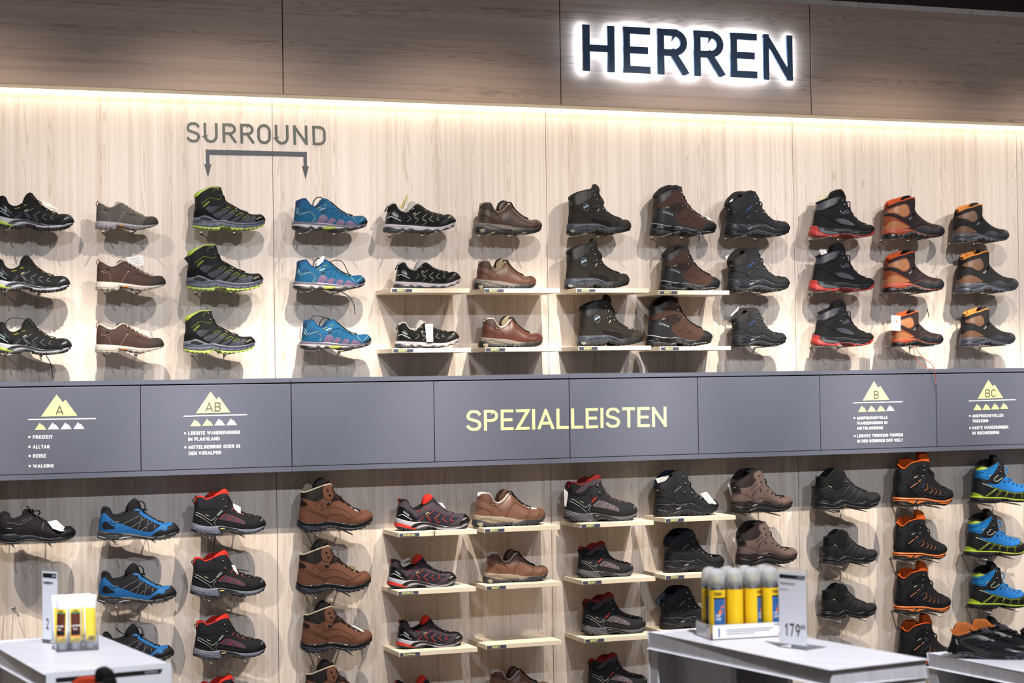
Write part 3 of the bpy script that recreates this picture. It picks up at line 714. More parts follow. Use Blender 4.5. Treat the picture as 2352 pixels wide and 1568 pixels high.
TALL = dict(o=(1460, 410), lug=(0.02, 0.005), ln=7, le=0.72, ut=0.34, lr=0.0026,
  rim="435,430 480,390 600,350 740,280 860,220 960,195", far="435,430 450,380 560,280 640,210 800,150 900,150 960,195",
  F="960,195 1040,210 1065,280 1080,380 1115,450 1180,560 1280,690 1400,800 1530,870 1650,930 1750,970 1830,1030 1855,1100 1860,1160",
  B="400,1010 415,850 440,700 440,560 435,430",
  S="400,1010 520,1030 650,1070 780,1095 950,1080 1100,1110 1300,1158 1550,1168 1700,1168 1860,1120",
  M="385,1150 600,1200 800,1230 950,1220 1000,1180 1100,1190 1250,1250 1500,1230 1860,1180",
  G="370,1240 400,1285 600,1300 960,1295 980,1250 1060,1240 1150,1290 1350,1305 1600,1275 1750,1250 1860,1200",
  tongue="760,290 800,170 900,150 980,190 1030,230 1000,320",
  P=[('heel', "400,1008 415,850 440,690 550,690 700,720 900,790 880,930 960,1000 1030,1090 780,1095 520,1032", 'heel_counter'), ('col', "430,430 480,385 600,345 740,275 860,215 960,190 1040,205 1070,280 1020,285 850,295 780,380 600,540 438,552", 'collar_pad'),
     ('dk', "760,700 850,600 1000,560 1100,600 1110,665 980,775 850,765", 'side_panel'), ('heel', "1540,1162 1570,1060 1620,990 1740,960 1840,1030 1865,1120 1700,1170", 'toe_cap'), ('heel', "440,650 540,680 850,610 760,710 700,730 440,705", 'ankle_strap'),
     ('black', "395,1080 650,1110 900,1120 1100,1150 1300,1190 1860,1150 1860,1170 1300,1215 1100,1180 900,1160 395,1130", 'sole_band', 's', 1)],
  N=[('silv', 20, "410,1020 520,1045 700,1095 820,1092"), ('silv', 12, "590,1175 650,1205 760,1215", 's'), ('silv', 12, "430,1150 520,1155", 's'), ('silv', 14, "1380,1235 1680,1222", 's'), ('silv', 12, "900,1250 980,1205", 's'), ('silv', 9, "1200,1190 1250,1180", 's'),  # silver sole trim first, then glints painted as silver strokes
     ('dk', 7, "1030,930 1130,940 1215,840"), ('dk', 7, "1250,975 1310,975 1350,910"), ('gore', 20, "680,668 750,650"), ('st', 6, "450,630 540,670 850,590 1000,550")]+[('black', 16, "%d,%d %d,%d" % (x-8, y, x+8, y)) for x, y in ((715, 540), (765, 490), (812, 445), (860, 400))],
  txt=[('wh', 'LOWA', "620,775 830,858", 46)], hooks="1040,330 1055,460 1045,630 1175,660 1290,745", loop=["1040,340 940,240 840,215 720,270 860,380 1050,540 1180,640", "1060,380 1110,430 1110,490"])
LOWM = dict(o=(1630, 550), lug=(0.024, 0.005), ln=7, le=0.74, ut=0.35, lr=0.0025,
  rim="455,500 520,460 600,430 760,335 900,245 1000,215", far="455,500 480,430 560,340 680,230 780,200 900,200 1000,215",
  F="1000,215 1080,230 1140,290 1160,400 1180,500 1240,600 1300,660 1370,750 1480,840 1580,880 1700,845 1760,860 1820,930 1850,1000 1855,1050",
  B="465,910 480,800 480,700 455,600 455,500",
  S="465,910 600,908 740,908 860,905 1000,940 1100,915 1200,905 1300,950 1400,1000 1560,1022 1700,1025 1790,990 1855,930",
  M="455,1060 560,1050 680,1110 850,1120 960,1070 1080,1040 1200,1060 1350,1110 1500,1125 1650,1110 1780,1070 1855,1020",
  G="460,1130 500,1180 700,1200 890,1190 1000,1160 1060,1160 1250,1190 1500,1195 1650,1160 1780,1110 1855,1050",
  tongue="760,280 840,210 960,180 1010,215 1080,300 1000,350",
  P=[('col', "450,500 600,425 760,325 900,235 1000,208 1075,225 940,285 950,400 980,440 880,560 700,600 600,600 450,560", 'collar_pad'), ('dark', "455,570 560,580 630,650 620,720 540,730 475,690", 'heel_tab')],
  N=[('acc', 18, "470,925 600,918 700,935 780,1000 820,1035", 'c'), ('acc', 10, "740,918 860,925 980,965", 's'), ('acc', 18, "1000,955 1100,925 1200,920 1300,975 1500,1085", 's'), ('acc', 12, "1100,990 1170,970 1430,1080", 's'), ('acc', 10, "470,1000 600,1040 700,1070 900,1060 1000,1020", 's'),
     ('acc', 10, "470,1060 560,1050 680,1108 850,1118 960,1070 1080,1042", 's'), ('acc', 16, "1500,1060 1700,1060 1840,980", 's'), ('silv', 26, "905,1035 1000,1000", 's'), ('seam', 6, "480,700 640,720 800,780 960,890", 'c'), ('seam', 6, "1150,540 1000,640 900,715"),
     ('seam', 5, "940,880 1100,840 1250,880 1540,1020", 'c'), ('seam', 5, "1555,1022 1570,950"), ('dark', 30, "900,795 955,722"), ('gore', 16, "908,788 952,728"), ('gore', 14, "475,570 555,600")],
  txt=[('brand', 'LOWA', "870,655 1015,540", 34)], hooks="1075,335 1105,475 1085,655 1240,680 1330,755 1425,820 1545,880",
  loop=["1160,420 1210,470 1215,600 1260,640"])
REDS = dict(o=(1830, 550), lug=(0.0155, 0.004), ln=7, le=0.72, ut=0.34, lr=0.0025,
  rim="495,395 600,360 750,300 900,250 1080,230",
  F="1080,230 1100,300 1130,380 1190,480 1240,600 1300,680 1400,790 1500,860 1600,880 1690,880 1750,930 1780,1000 1785,1050",
  B="380,940 420,800 440,650 480,520 495,395",
  S="380,935 450,950 600,980 800,985 1000,985 1120,1000 1250,1035 1450,1045 1600,1035 1700,1008 1785,965",
  M="375,975 470,1060 530,1100 620,1125 800,1135 950,1110 1100,1100 1250,1150 1450,1155 1600,1120 1720,1050 1785,985",
  G="345,1080 400,1150 550,1180 860,1190 920,1140 1180,1150 1220,1195 1450,1190 1650,1150 1760,1090 1785,1030",
  tongue="760,330 790,150 960,75 1050,160 1075,280 960,340",
  P=[('knit', "500,400 600,365 750,305 1000,260 940,330 880,410 750,470 620,540 530,560 498,480", 'collar_knit'), ('knit', "850,780 1000,760 1130,800 1250,880 1260,930 1000,880", 'knit_window'), ('knit', "980,650 1030,600 1150,540 1190,620 1100,650", 'knit_window'),
     ('out', "340,1080 380,920 440,905 470,960 500,1050 560,1110 450,1150", 'heel_bumper', 's', 3), ('out', "1785,950 1790,1060 1700,1110 1640,1120 1740,1040 1750,960", 'toe_bumper', 's', 3), ('grey', "500,1020 600,1030 800,1060 920,1095 850,1120 650,1115 560,1085", 'sole_inset', 's', 2)],
  N=[('seam', 8, "560,620 700,540 900,470 960,330 1040,260", 'c'), ('seam', 8, "450,655 560,665 720,760 950,880 1300,940", 'c'), ('seam', 8, "740,700 820,600 950,540", 'c'), ('gore', 14, "745,460 820,430"), ('grey', 8, "470,960 800,1000 1000,1000 1250,1050 1600,1055 1750,1000", 's'), ('grey', 14, "900,1110 1150,1110 1300,1140 1600,1110", 's')],
  hooks="1040,340 1065,440 975,600", loop=["1130,370 1190,380 1200,460 1230,560 1290,640"])
TECN = dict(o=(1990, 430), lug=(0.027, 0.006), ln=0, ut=0.34, le=0.6,
  rim="530,415 600,370 680,330 850,290 960,250 1060,230", far="530,415 512,350 560,310 700,260 850,220 940,200 1060,230",
  F="1060,230 1092,250 1075,380 1110,510 1180,600 1280,700 1420,790 1550,830 1700,855 1750,890 1785,960 1795,1040",
  B="440,950 445,800 480,600 500,480 530,415",
  S="440,955 700,945 950,960 1050,1000 1150,1040 1280,1085 1500,1105 1680,1085 1795,1040",
  M="430,1070 520,1060 700,1090 850,1060 1000,1010 1100,1045 1250,1090 1500,1115 1795,1050",
  G="415,1130 450,1160 900,1165 980,1130 1050,1110 1150,1160 1400,1160 1600,1140 1700,1110 1795,1060",
  tongue="850,290 870,200 930,180 980,205 960,270",
  P=[('frame', "525,490 650,430 850,365 930,380 970,460 980,590 905,680 800,690 640,600 525,590", 'window_frame'), ('win', "560,510 655,455 850,392 912,405 945,470 955,580 890,655 800,665 650,580 560,570", 'mesh_window', 'u', 2), ('low', "490,650 560,660 760,760 960,880 980,930 800,947 470,955 435,900 470,760", 'heel_counter'),
     ('lowwin', "520,830 580,770 700,780 850,850 950,920 800,940 500,945", 'mesh_window', 'u', 2), ('rand', "1080,985 1200,900 1290,885 1400,910 1560,970 1630,930 1700,862 1760,885 1800,960 1800,1048 1680,1092 1500,1112 1280,1092 1100,1030", 'toe_rand', 'a' and 'u', 2),
     ('strap', "436,420 500,370 535,500 500,700 485,950 430,950 440,700 470,540", 'heel_strap', 'u', 3), ('badge', "1000,1115 1120,1115 1115,1135 1040,1130", 'arch_badge', 's', 3)],
  N=[('lg', 5, "1105,745 1125,700 1270,750 1240,800 1215,760 1110,880 1140,770 1105,745"), ('edge', 12, "1080,975 1200,900 1290,885 1400,910 1560,970 1630,930 1700,865", 'a', 4), ('gore', 20, "965,738 1018,690"), ('low2', 9, "450,1020 700,1060 900,1010 1050,975", 's'), ('edge', 9, "580,785 660,785"),
     ('black', 30, "940,740 1030,660"), ('gore', 18, "962,735 1015,690", 'a', 5)],
  hooks="1065,610", pull="510,520 500,370 460,365 440,400 455,470 490,560")
MERB = dict(o=(0, 1140), lug=(0.012, 0.003), ln=6, le=0.55, ut=0.46, lr=0.0026,
  rim="-20,560 10,440 80,390 150,380 210,420 250,510 330,545 420,520 520,480 620,430",
  F="620,430 700,420 800,450 900,500 1050,590 1200,680 1350,720 1480,710 1600,695 1680,730 1730,800 1745,850",
  B="-60,880 -60,760 -40,650 -20,560",
  S="-60,880 100,880 360,865 470,912 680,892 900,940 1100,970 1300,960 1500,920 1745,845",
  M="-60,1000 100,1040 400,1040 600,980 750,975 900,1010 1100,1030 1300,1010 1500,970 1745,890",
  G="-60,1060 100,1085 400,1100 500,1060 700,1030 850,1040 1100,1080 1300,1060 1500,1020 1650,960 1745,880",
  tongue="510,480 530,340 600,295 700,320 760,440 640,470",
  P=[('toe', "1340,930 1400,800 1600,695 1740,790 1760,850 1500,925", 'toe_cap'), ('toe', "-60,880 -60,690 100,700 380,860 100,885", 'heel_counter'), ('mesh', "540,740 880,600 780,860 650,880", 'side_panel'), ('mesh', "1010,610 1280,820 1220,880 1100,830 940,820", 'side_panel')],
  N=[('grey', 16, "165,625 250,622 420,665 500,650 740,510", 'c'), ('grey', 20, "1000,615 960,775"), ('silv', 8, "80,885 360,868 480,915 680,897 900,950 1130,985 1400,955", 'c'), ('silv', 18, "515,590 605,535"), ('gore', 10, "145,735 265,750"), ('silv', 7, "60,950 260,1000 400,1040", 's')],
  hooks="725,435 850,490 965,560 1085,625", loop=["600,240 650,260 680,310 700,420", "760,400 780,340 900,345 910,400 870,440", "690,370 700,320 745,310 745,370"])
HBLUE = dict(o=(205, 1130), lug=(0.02, 0.004), ln=6, le=0.6, ut=0.47, lr=0.0022,
  rim="290,520 310,430 370,365 440,380 480,430 520,510 640,545 800,510 950,440 1080,378",
  F="1080,378 1160,400 1230,450 1350,540 1480,620 1600,690 1720,712 1850,705 1950,705 2020,770 2075,850 2090,885",
  B="230,880 240,700 260,620 290,520",
  S="215,888 400,925 600,940 850,945 1000,960 1200,1000 1400,1015 1600,1000 1800,955 2000,885 2090,860",
  M="190,1020 300,1060 600,1085 800,1060 950,1020 1100,1040 1300,1075 1500,1070 1700,1050 1900,990 2090,900",
  G="190,1055 300,1095 500,1105 800,1080 950,1050 1150,1065 1300,1090 1500,1100 1750,1080 1900,1020 2030,960 2090,910",
  tongue="860,450 870,310 1040,145 1130,210 1200,400 1100,440",
  P=[('blue', "225,885 235,660 285,535 350,480 420,540 500,620 600,690 760,740 950,810 1160,880 1400,910 1500,850 1620,770 1560,740 1400,660 1200,540 1100,440 1010,415 1080,372 1160,395 1240,450 1350,540 1500,635 1660,700 1720,708 1850,700 1930,712 1900,760 1790,800 1770,860 1700,885 1620,860 1500,920 1400,1010 1200,995 900,950 600,935 400,920", 'blue_overlay'),
     ('navy', "310,740 350,680 410,680 480,750 590,820 480,850 360,850 312,800", 'heel_patch', 'u', 2), ('toe', "1400,1012 1480,930 1620,860 1700,890 1770,860 1800,800 1930,740 1950,700 2030,770 2095,860 2000,890 1800,960 1596,1000", 'toe_cap')],
  N=[('wh', 6, "760,745 1170,540"), ('wh', 6, "955,815 1145,690"), ('wh', 6, "1195,660 1280,605"), ('wh', 6, "1105,860 1205,570"), ('wh', 6, "1175,880 1295,790"), ('wh', 6, "1335,755 1430,700"), ('wh', 6, "1285,890 1345,655"), ('wh', 6, "1480,830 1495,740"),
     ('navy', 24, "480,665 585,730", 'a', 4), ('wh', 9, "490,672 580,727", 'a', 5), ('gore', 12, "600,672 680,690", 'a', 5), ('sil', 26, "200,1020 400,1075", 's'), ('sil', 26, "650,1085 800,1045 950,1028", 's'), ('dkg', 10, "215,925 400,955 700,965 1100,1000 1400,1045 1900,960 2060,890", 's'), ('black', 9, "210,980 500,1010 900,1000", 's')],
  ring=[('lb', "1700,825", 48, 42, 7), ('lb', "1700,825", 28, 22, 7)], hooks="1135,445", loop=["1130,220 1200,215 1270,290 1275,390 1240,430", "1210,400 1290,390 1310,420 1240,440"])
MIDR = dict(o=(420, 1390), lug=(0.02, 0.004), ln=6, le=0.66, ut=0.40, lr=0.0024,
  rim="335,560 350,420 400,395 480,410 530,455 640,430 760,380 880,330 1030,310", far="335,560 345,425 400,395 480,405 540,440 640,350 750,295 880,290 1030,310",
  F="1030,310 1070,390 1120,480 1170,570 1230,650 1350,730 1500,780 1620,800 1720,785 1820,820 1880,880 1910,960 1912,1000",
  B="265,985 290,850 320,700 335,560",
  S="265,985 330,1010 450,1040 600,1058 750,1048 880,1035 1000,1050 1200,1082 1400,1098 1600,1085 1750,1045 1912,970",
  M="255,1130 400,1190 600,1225 780,1235 870,1200 950,1165 1100,1140 1200,1150 1400,1180 1600,1170 1750,1120 1912,1010",
  G="250,1180 400,1230 600,1250 900,1245 940,1180 1100,1175 1150,1200 1350,1215 1600,1180 1750,1140 1850,1090 1912,1020",
  tongue="740,440 755,350 830,290 960,205 1030,235 1050,330 930,400",
  P=[('col', "330,560 345,415 400,390 480,405 530,455 760,375 880,325 1030,305 1045,350 900,440 820,500 760,560 700,620 560,670 328,620", 'collar_pad'), ('win', "850,900 1000,770 1250,850 1390,920 1425,970 1390,1000 1200,960 1000,925", 'mesh_window'),
     ('col2', "750,390 880,325 1030,303 1050,360 900,450 760,480 680,560 560,620 450,600", 'ankle_panel', 'u', 2),
     ('dark', "830,1075 860,1055 1000,1065 1250,1115 1400,1170 1250,1195 1080,1165 960,1185 900,1210 860,1130", 'sole_arch', 's', 2), ('dark', "790,950 1000,965 1200,995 1420,1075 1200,1060 900,1010 800,1000", 'side_rail')],
  N=[('wh', 9, "310,750 420,785 560,870 660,930 710,915 780,850", 'c'), ('wh', 8, "305,785 450,865 600,960 710,1050", 'c'), ('wh', 7, "805,880 750,960 775,1045", 'c'), ('st', 10, "850,895 1000,770"), ('st', 8, "1020,920 1080,795"), ('st', 10, "1060,925 1165,820"),
     ('st', 8, "1195,950 1245,845"), ('st', 9, "1260,970 1315,880"), ('st', 8, "1380,990 1370,920"), ('lc', 9, "1130,715 1165,645"), ('lc', 9, "1265,770 1255,710"), ('lc', 9, "1400,805 1370,770"), ('lc', 9, "1455,820 1470,780"),
     ('yel', 24, "875,1112 975,1100", 's', 5), ('gore', 16, "545,805 625,838"), ('sl', 6, "275,1080 600,1160 830,1205", 's'), ('sl', 6, "270,1110 600,1190 820,1220", 's'), ('sl', 6, "265,1060 500,1110 750,1160", 's'), ('sl', 6, "1150,1120 1400,1150 1650,1120 1860,1040", 's'),
     ('dark', 8, "760,650 850,710"), ('col', 10, "330,640 560,690 720,640", 'c')],
  txt=[('br', 'MEINDL', "825,835 940,710", 38), ('sl', 'MEINDL', "1785,935 1862,872", 26)], hooks="960,465 1000,620", pull="322,590 270,490 280,450 315,470 335,550", loop=["540,440 650,410 760,430 900,530 1010,620"])
BOOT = dict(o=(660, 1225), lug=(0.021, 0.006), ln=6, le=0.70, ut=0.34, lr=0.0028,
  rim="300,500 380,490 500,440 620,395 780,340 955,290", far="300,500 370,390 450,312 540,350 700,320 955,290",
  F="955,290 990,380 1030,480 1100,560 1180,640 1300,720 1450,830 1550,900 1680,900 1800,870 1870,910 1920,980 1945,1040",
  B="235,1130 245,1000 270,850 290,700 300,500",
  S="225,1125 320,1178 500,1188 650,1182 800,1148 950,1142 1100,1158 1300,1195 1500,1195 1650,1165 1800,1115 1945,1000",
  M="225,1200 350,1250 600,1275 780,1255 950,1242 1100,1262 1300,1290 1500,1280 1700,1230 1850,1160 1945,1060",
  G="220,1270 300,1370 400,1410 600,1400 780,1370 860,1310 1000,1290 1100,1310 1200,1355 1450,1350 1650,1300 1850,1200 1945,1090",
  tongue="560,400 620,240 740,150 830,200 930,290 800,350",
  P=[('col', "296,510 380,495 500,450 620,405 790,348 760,430 770,520 780,620 700,660 640,700 560,700 292,600", 'collar_pad'), ('col', "285,695 350,700 430,770 380,805 262,800", 'heel_tab'), ('col', "950,720 1055,540 1130,640 1110,690 1040,690", 'gusset')],
  N=[('lin', 14, "302,505 380,495 500,446 620,402 780,348 950,300"), ('seam', 5, "265,815 400,810 600,930 880,1040 870,1130", 'c'), ('seam', 5, "560,800 700,700 740,650"), ('seam', 5, "330,850 600,970 860,1070"), ('seam', 5, "880,1040 960,990 1150,990 1370,1075", 'c'), ('seam', 5, "1330,1180 1400,1070 1560,1010 1720,960", 'c'),
     ('seam', 5, "790,370 770,440 790,600 900,660 1000,640 1060,550", 'c'), ('seam', 5, "700,900 900,830 1150,850 1450,1010", 'c'), ('sil', 8, "330,1280 480,1290 700,1295 790,1320", 's'), ('sil', 7, "400,1350 700,1345", 's'), ('gl', 7, "300,1215 500,1215 800,1170 950,1165 1300,1215 1600,1200 1800,1130", 's')],
  ring=[('seam', "755,785", 36, 38, 5)], hooks="900,440 940,545 880,745 925,740 1155,655 1265,725 1380,800 1500,870",
  loop=["1120,570 1180,590 1220,660 1280,700", "780,310 850,240 900,215 935,280"])
ADID = dict(o=(1850, 1060), lug=(0.013, 0.004), ln=7, le=0.66, ut=0.40, lr=0.0026,
  rim="300,400 340,378 440,388 480,350 560,260 680,178 760,180",
  F="760,180 860,250 920,330 950,400 1050,490 1150,590 1280,650 1380,700 1500,715 1620,715 1690,750 1718,850 1720,895",
  B="245,960 265,800 285,600 290,480 300,400",
  S="240,950 320,905 400,905 520,940 640,955 720,910 800,880 900,895 1050,940 1200,950 1300,905 1400,960 1550,950 1720,890",
  M="235,1030 400,1040 660,1055 760,1000 850,970 1000,1010 1200,1040 1350,1050 1450,1030 1600,980 1720,920",
  G="235,1060 300,1085 600,1105 780,1100 850,1045 900,1048 1100,1085 1350,1100 1450,1060 1600,1010 1720,940",
  tongue="600,280 660,180 760,170 870,250 820,340",
  P=[('col', "296,400 440,385 560,255 680,170 870,250 930,330 830,450 850,560 700,660 620,640 560,560 296,600", 'collar_pad'), ('heel', "300,840 420,740 640,880 540,930 350,900", 'heel_counter'), ('toe', "1500,940 1580,830 1700,780 1730,890", 'toe_cap')],
  N=[('stp', 30, "830,790 990,560"), ('stp', 30, "950,865 1120,640"), ('stp', 30, "1080,920 1240,690"), ('gore', 18, "505,572 580,603"), ('sg', 9, "380,915 640,975 790,885 1000,920 1190,970 1300,908 1390,970", 's'), ('sg', 26, "340,960 500,985 660,1020", 's'), ('sg', 14, "1420,1000 1600,960 1700,925", 's'),  # sg: grey sole edge, then broad strokes painting glints on the sole
     ('stp', 8, "360,710 520,730 680,850", 'c'), ('stp', 7, "420,620 640,710 820,620 980,520", 'c'), ('vib', 10, "855,1030 900,1025", 's', 5)],
  txt=[('stp', 'TERREX', "440,790 630,900", 34)], hooks="910,475", pull="292,480 272,390 300,342 330,370 335,410")
ORNG = dict(o=(2030, 1160), lug=(0.018, 0.005), ln=8, le=0.72, ut=0.36, lr=0.0028,
  rim="332,410 365,470 430,480 480,430 540,380 620,350 760,320 900,315", far="332,410 400,310 500,280 640,275 720,310 900,315",
  F="900,315 930,370 950,480 1000,600 1080,740 1180,830 1260,880 1350,885 1420,920 1450,990 1460,1060",
  B="285,1100 262,980 290,830 315,680 305,560 332,410",
  S="280,1095 500,1100 700,1100 850,1105 1000,1135 1200,1145 1350,1105 1460,1055",
  M="285,1190 400,1210 600,1220 760,1215 900,1190 1050,1190 1200,1210 1350,1180 1460,1085",
  G="280,1230 400,1260 700,1265 820,1220 1000,1220 1200,1245 1280,1215 1380,1160 1460,1100",
  tongue="720,330 722,150 770,105 860,150 885,210 860,290 780,340", tongue2="750,330 790,260 880,215 920,330 850,380",
  P=[('or', "276,1095 700,1100 850,1105 1000,1135 1200,1147 1350,1107 1462,1055 1462,1090 1350,1140 1200,1178 1000,1162 850,1132 700,1128 276,1130", 'sole_line', 's', 2), ('or', "284,1145 480,1145 680,1145 610,1215 560,1200 480,1168 284,1165", 'sole_inset', 's', 2, 1),
     ('or', "660,1207 720,1147 890,1152 760,1185 720,1210", 'sole_inset', 's', 2, 1), ('or', "1100,1187 1250,1187 1385,1145 1300,1197 1200,1207 1120,1202", 'sole_inset', 's', 2, 1), ('blk', "570,590 620,500 720,430 880,395 890,580 700,580", 'ankle_panel'), ('blk', "300,740 400,730 560,900 780,1095 290,1095 268,980", 'heel_counter')],
  N=[('or', 15, "555,890 700,785"), ('or', 15, "725,765 780,715"), ('or', 12, "895,795 910,900 840,950"), ('or', 11, "975,855 1005,940 945,990"), ('or', 10, "1060,895 1085,965 1035,1010"), ('or', 9, "1140,930 1165,980 1130,1020"), ('gr', 9, "680,990 760,800 860,660", 'c'), ('gr', 6, "570,600 620,500 720,430 880,395", 'c'),
     ('gr', 6, "530,740 520,680 590,630", 'c'), ('gr', 5, "420,760 560,900 780,1090"), ('gore', 20, "635,685 710,645"), ('or', 8, "600,358 760,325 890,320"), ('gr', 5, "720,940 1000,1030 1240,1040"), ('gr', 5, "1240,920 1245,1000 1220,1050")],
  txt=[('bl', 'SALEWA', "795,885 855,795", 22)], hooks="870,430 850,530 800,650 830,640 815,690", pull="360,640 355,560 285,500 285,465 330,480 355,550",
  loop=["930,420 965,520 1030,580 1035,680 980,700 930,640 960,560"])
KAYL = dict(o=(2117, 1160), lug=(0.024, 0.005), ln=7, le=0.76, ut=0.36, lr=0.0026,
  rim="1115,340 1150,355 1220,345 1290,370 1350,380 1450,320 1560,265 1650,238", far="1115,340 1200,310 1270,250 1400,210 1480,200 1560,210 1650,238",
  F="1650,238 1690,270 1715,400 1750,560 1850,650 1950,730 2080,780 2220,800 2310,850 2375,950 2390,990",
  B="1060,1045 1065,900 1095,750 1115,600 1108,480 1115,340",
  S="1050,1040 1200,1050 1450,1055 1650,1055 1850,1080 2100,1095 2250,1075 2390,1000",
  M="1045,1078 1300,1084 1500,1084 1700,1082 1850,1112 2100,1118 2250,1100 2390,1030",
  G="1045,1165 1200,1185 1500,1195 1600,1150 1620,1115 1720,1115 1750,1150 2000,1165 2200,1140 2300,1110 2390,1050",
  tongue="1460,330 1440,130 1470,85 1540,120 1600,200 1660,280 1560,320",
  P=[('bl', "1105,455 1200,450 1350,395 1550,285 1640,240 1600,300 1570,380 1450,540 1370,600 1370,640 1330,660 1200,640 1112,590", 'ankle_shell'), ('bl2', "1290,745 1530,765 1640,680 1740,590 1850,645 1950,725 2120,785 2290,815 2200,900 2080,930 1900,940 1700,890 1500,840", 'vamp'),
     ('lime', "1108,335 1150,350 1220,338 1290,360 1360,382 1280,425 1106,455", 'heel_collar'), ('lime', "1058,1045 1062,970 1100,950 1160,985 1245,1050", 'heel_bumper')],
  N=[('pale', 26, "1240,755 1450,840"), ('lime', 6, "1450,840 1700,900 1900,955 2170,945"), ('lime', 6, "1460,870 1700,925 1900,975 2170,965"), ('lime', 6, "1270,1050 1540,860"), ('lime', 6, "1310,1055 1560,870"), ('lime', 6, "1530,1040 1640,890"), ('lime', 6, "1560,1045 1670,890"), ('lime', 6, "1720,1040 1770,920"),
     ('lime', 6, "1750,1045 1790,930"), ('lime', 6, "1885,1065 1920,950"), ('lime', 6, "1910,1068 1940,950"), ('lime', 6, "2070,1070 2085,950"), ('lime', 6, "2095,1070 2108,950"), ('pale', 22, "1580,560 1480,650 1485,690 1560,700 1680,615"), ('pale', 14, "1460,930 1530,870"), ('pale', 14, "1740,1000 1775,930"),
     ('lime', 14, "2225,925 2310,870"), ('blk', 5, "1130,520 1250,500 1500,370"), ('blk', 5, "1120,600 1300,620 1350,590"), ('gore', 22, "1380,600 1425,550")],
  ring=[('lime', "1098,875", 28, 42, 8)], hooks="1635,340 1640,485 1715,690 1815,700 1920,760 2025,800 2140,830", loop=["1700,350 1770,380 1785,450 1720,560 1700,620 1730,690", "1820,620 1870,640 1900,720"])
TABL = dict(o=(2117, 1410), Y=-1.75, lug=(0.02, 0.006), ln=6, le=0.55, ut=0.44, lr=0.0026,
  rim="600,400 640,480 720,500 800,470 900,420 970,372", far="600,400 640,270 760,240 860,250 930,330 970,372",
  F="970,372 1100,365 1250,410 1400,520 1600,640 1800,690 1880,720 1945,800 1960,890",
  B="515,830 550,720 580,560 600,400",
  S="515,830 620,890 850,870 1000,890 1250,930 1500,915 1700,890 1850,830 1960,830",
  M="515,860 620,920 850,920 1000,940 1250,980 1500,960 1700,930 1850,880 1960,850",
  G="520,900 600,950 800,970 1000,1000 1150,1040 1400,1040 1700,985 1900,920 1960,890",
  tongue="1000,480 1060,330 1150,310 1230,370 1240,460",
  P=[('toe', "1270,930 1350,820 1500,760 1860,690 1960,800 1960,870 1700,900", 'toe_cap'), ('bump', "1700,900 1840,790 1950,770 1980,880 1900,930", 'toe_bumper', 'u', 3), ('frame', "800,590 900,540 1060,480 1200,500 1300,560 1180,590 1060,550 840,600 860,660 1000,740 1180,790 1280,860 1240,920 1100,900 900,780 800,680", 'side_frame'), ('grey', "1120,860 1280,830 1290,920 1130,900", 'mesh_panel')],
  N=[('l', 5, "830,600 860,670 1000,745 1180,790 1280,850 1420,790", 'c'), ('grey', 12, "1060,720 1400,640"), ('grey', 12, "1200,780 1420,660"), ('wh', 12, "735,610 760,650 740,690 780,710"), ('or', 7, "605,410 650,485 720,508 800,478 900,430"), ('pink', 30, "1330,575 1380,590")],
  loop=["930,370 980,390 1100,360 1150,400", "1100,430 1200,440 1260,420 1290,470", "1150,500 1250,480 1400,430 1440,470", "1220,560 1350,510 1500,540 1560,590"])
SH_LIST = dict(trail=TRAIL, trailb=TRAIL_B, blue=BLUE, leath=LEATH, lime=LIME, brown=BROWN, brown2=BROWN2, darkb=DARKB, tall=TALL, lowm=LOWM, reds=REDS, tecn=TECN, merb=MERB, hblue=HBLUE, midr=MIDR, boot=BOOT, adid=ADID, orng=ORNG, kayl=KAYL, tabl=TABL)
# ------------------------------------------------------------------ setting
W = 0.625; X0 = 1.8417; PB, PF, PS = 0.1696, 0.1686, 0.2363
ZF, ZT, ZB1, ZB2 = Z0+1.204, Z0+1.7172, Z0+0.0167, Z0-0.3727
XA, XB = X0-3*2*W, X0+7*2*W          # the wall runs past both sides of the frame
wood_l = wood('light_ash_laminate', 'e6dad0', 'b39f8e', True, 0.105, 0.10, 0.50)
wood_f = wood('fascia_ash_laminate', 'b49a88', '80695c', False, 0.16, 0.06, 0.6)
wood_s = wood('shelf_ash_laminate', 'e6dac6', 'c8b598', False, 0.5, 0.05, 0.10)
wood_w = wood('whitewashed_wood', 'dedde4', 'b9b2bc', True, 0.11, 0.08, 0.18, 0.35)
grey_p = M('grey_panel', '5c6070', 0.42, 0.05, 3, 0.05, 900)
dark_gap = M('shadow_gap', '14161a', 0.8, 0)
cream = M('cream_board', 'e4e0d2', 0.5, 0.02, 5)
black_c = M('ceiling_paint', '20242c', 0.9, 0.03)
def struct(o): o['kind'] = 'structure'; return o
mb = MB()                             # back wall: full-height boards with fine joints
for i in range(-3, 7):
    xa, xb = X0+i*2*W+0.0012, X0+(i+1)*2*W-0.0012
    mb.box((xa, 0, 0.0), (xb, 0.018, Z0+1.78))
struct(mb.build('wall_back', wood_l))
struct(MB().box((XA, 0.0185, 0), (XB, 0.12, 4.9)).build('wall_core', M('wall_core', '3a322c', 0.9, 0)))
struct(MB().box((XA, -9.5, -0.05), (XB, 0.1, 0)).build('floor', M('floor_vinyl', '8d8a88', 0.5, 0.06, 4)))
struct(MB().box((XA, -9.5, 4.62), (XB, 0.1, 4.7)).build('ceiling', black_c))
struct(MB().box((XB, -9.5, 0), (XB+0.1, 0.1, 4.7)).build('wall_right', M('side_wall', '6d6a68', 0.8, 0.03)))
struct(MB().box((XA-0.1, -9.5, 0), (XA, 0.1, 4.7)).build('wall_left', M('side_wall', '6d6a68')))
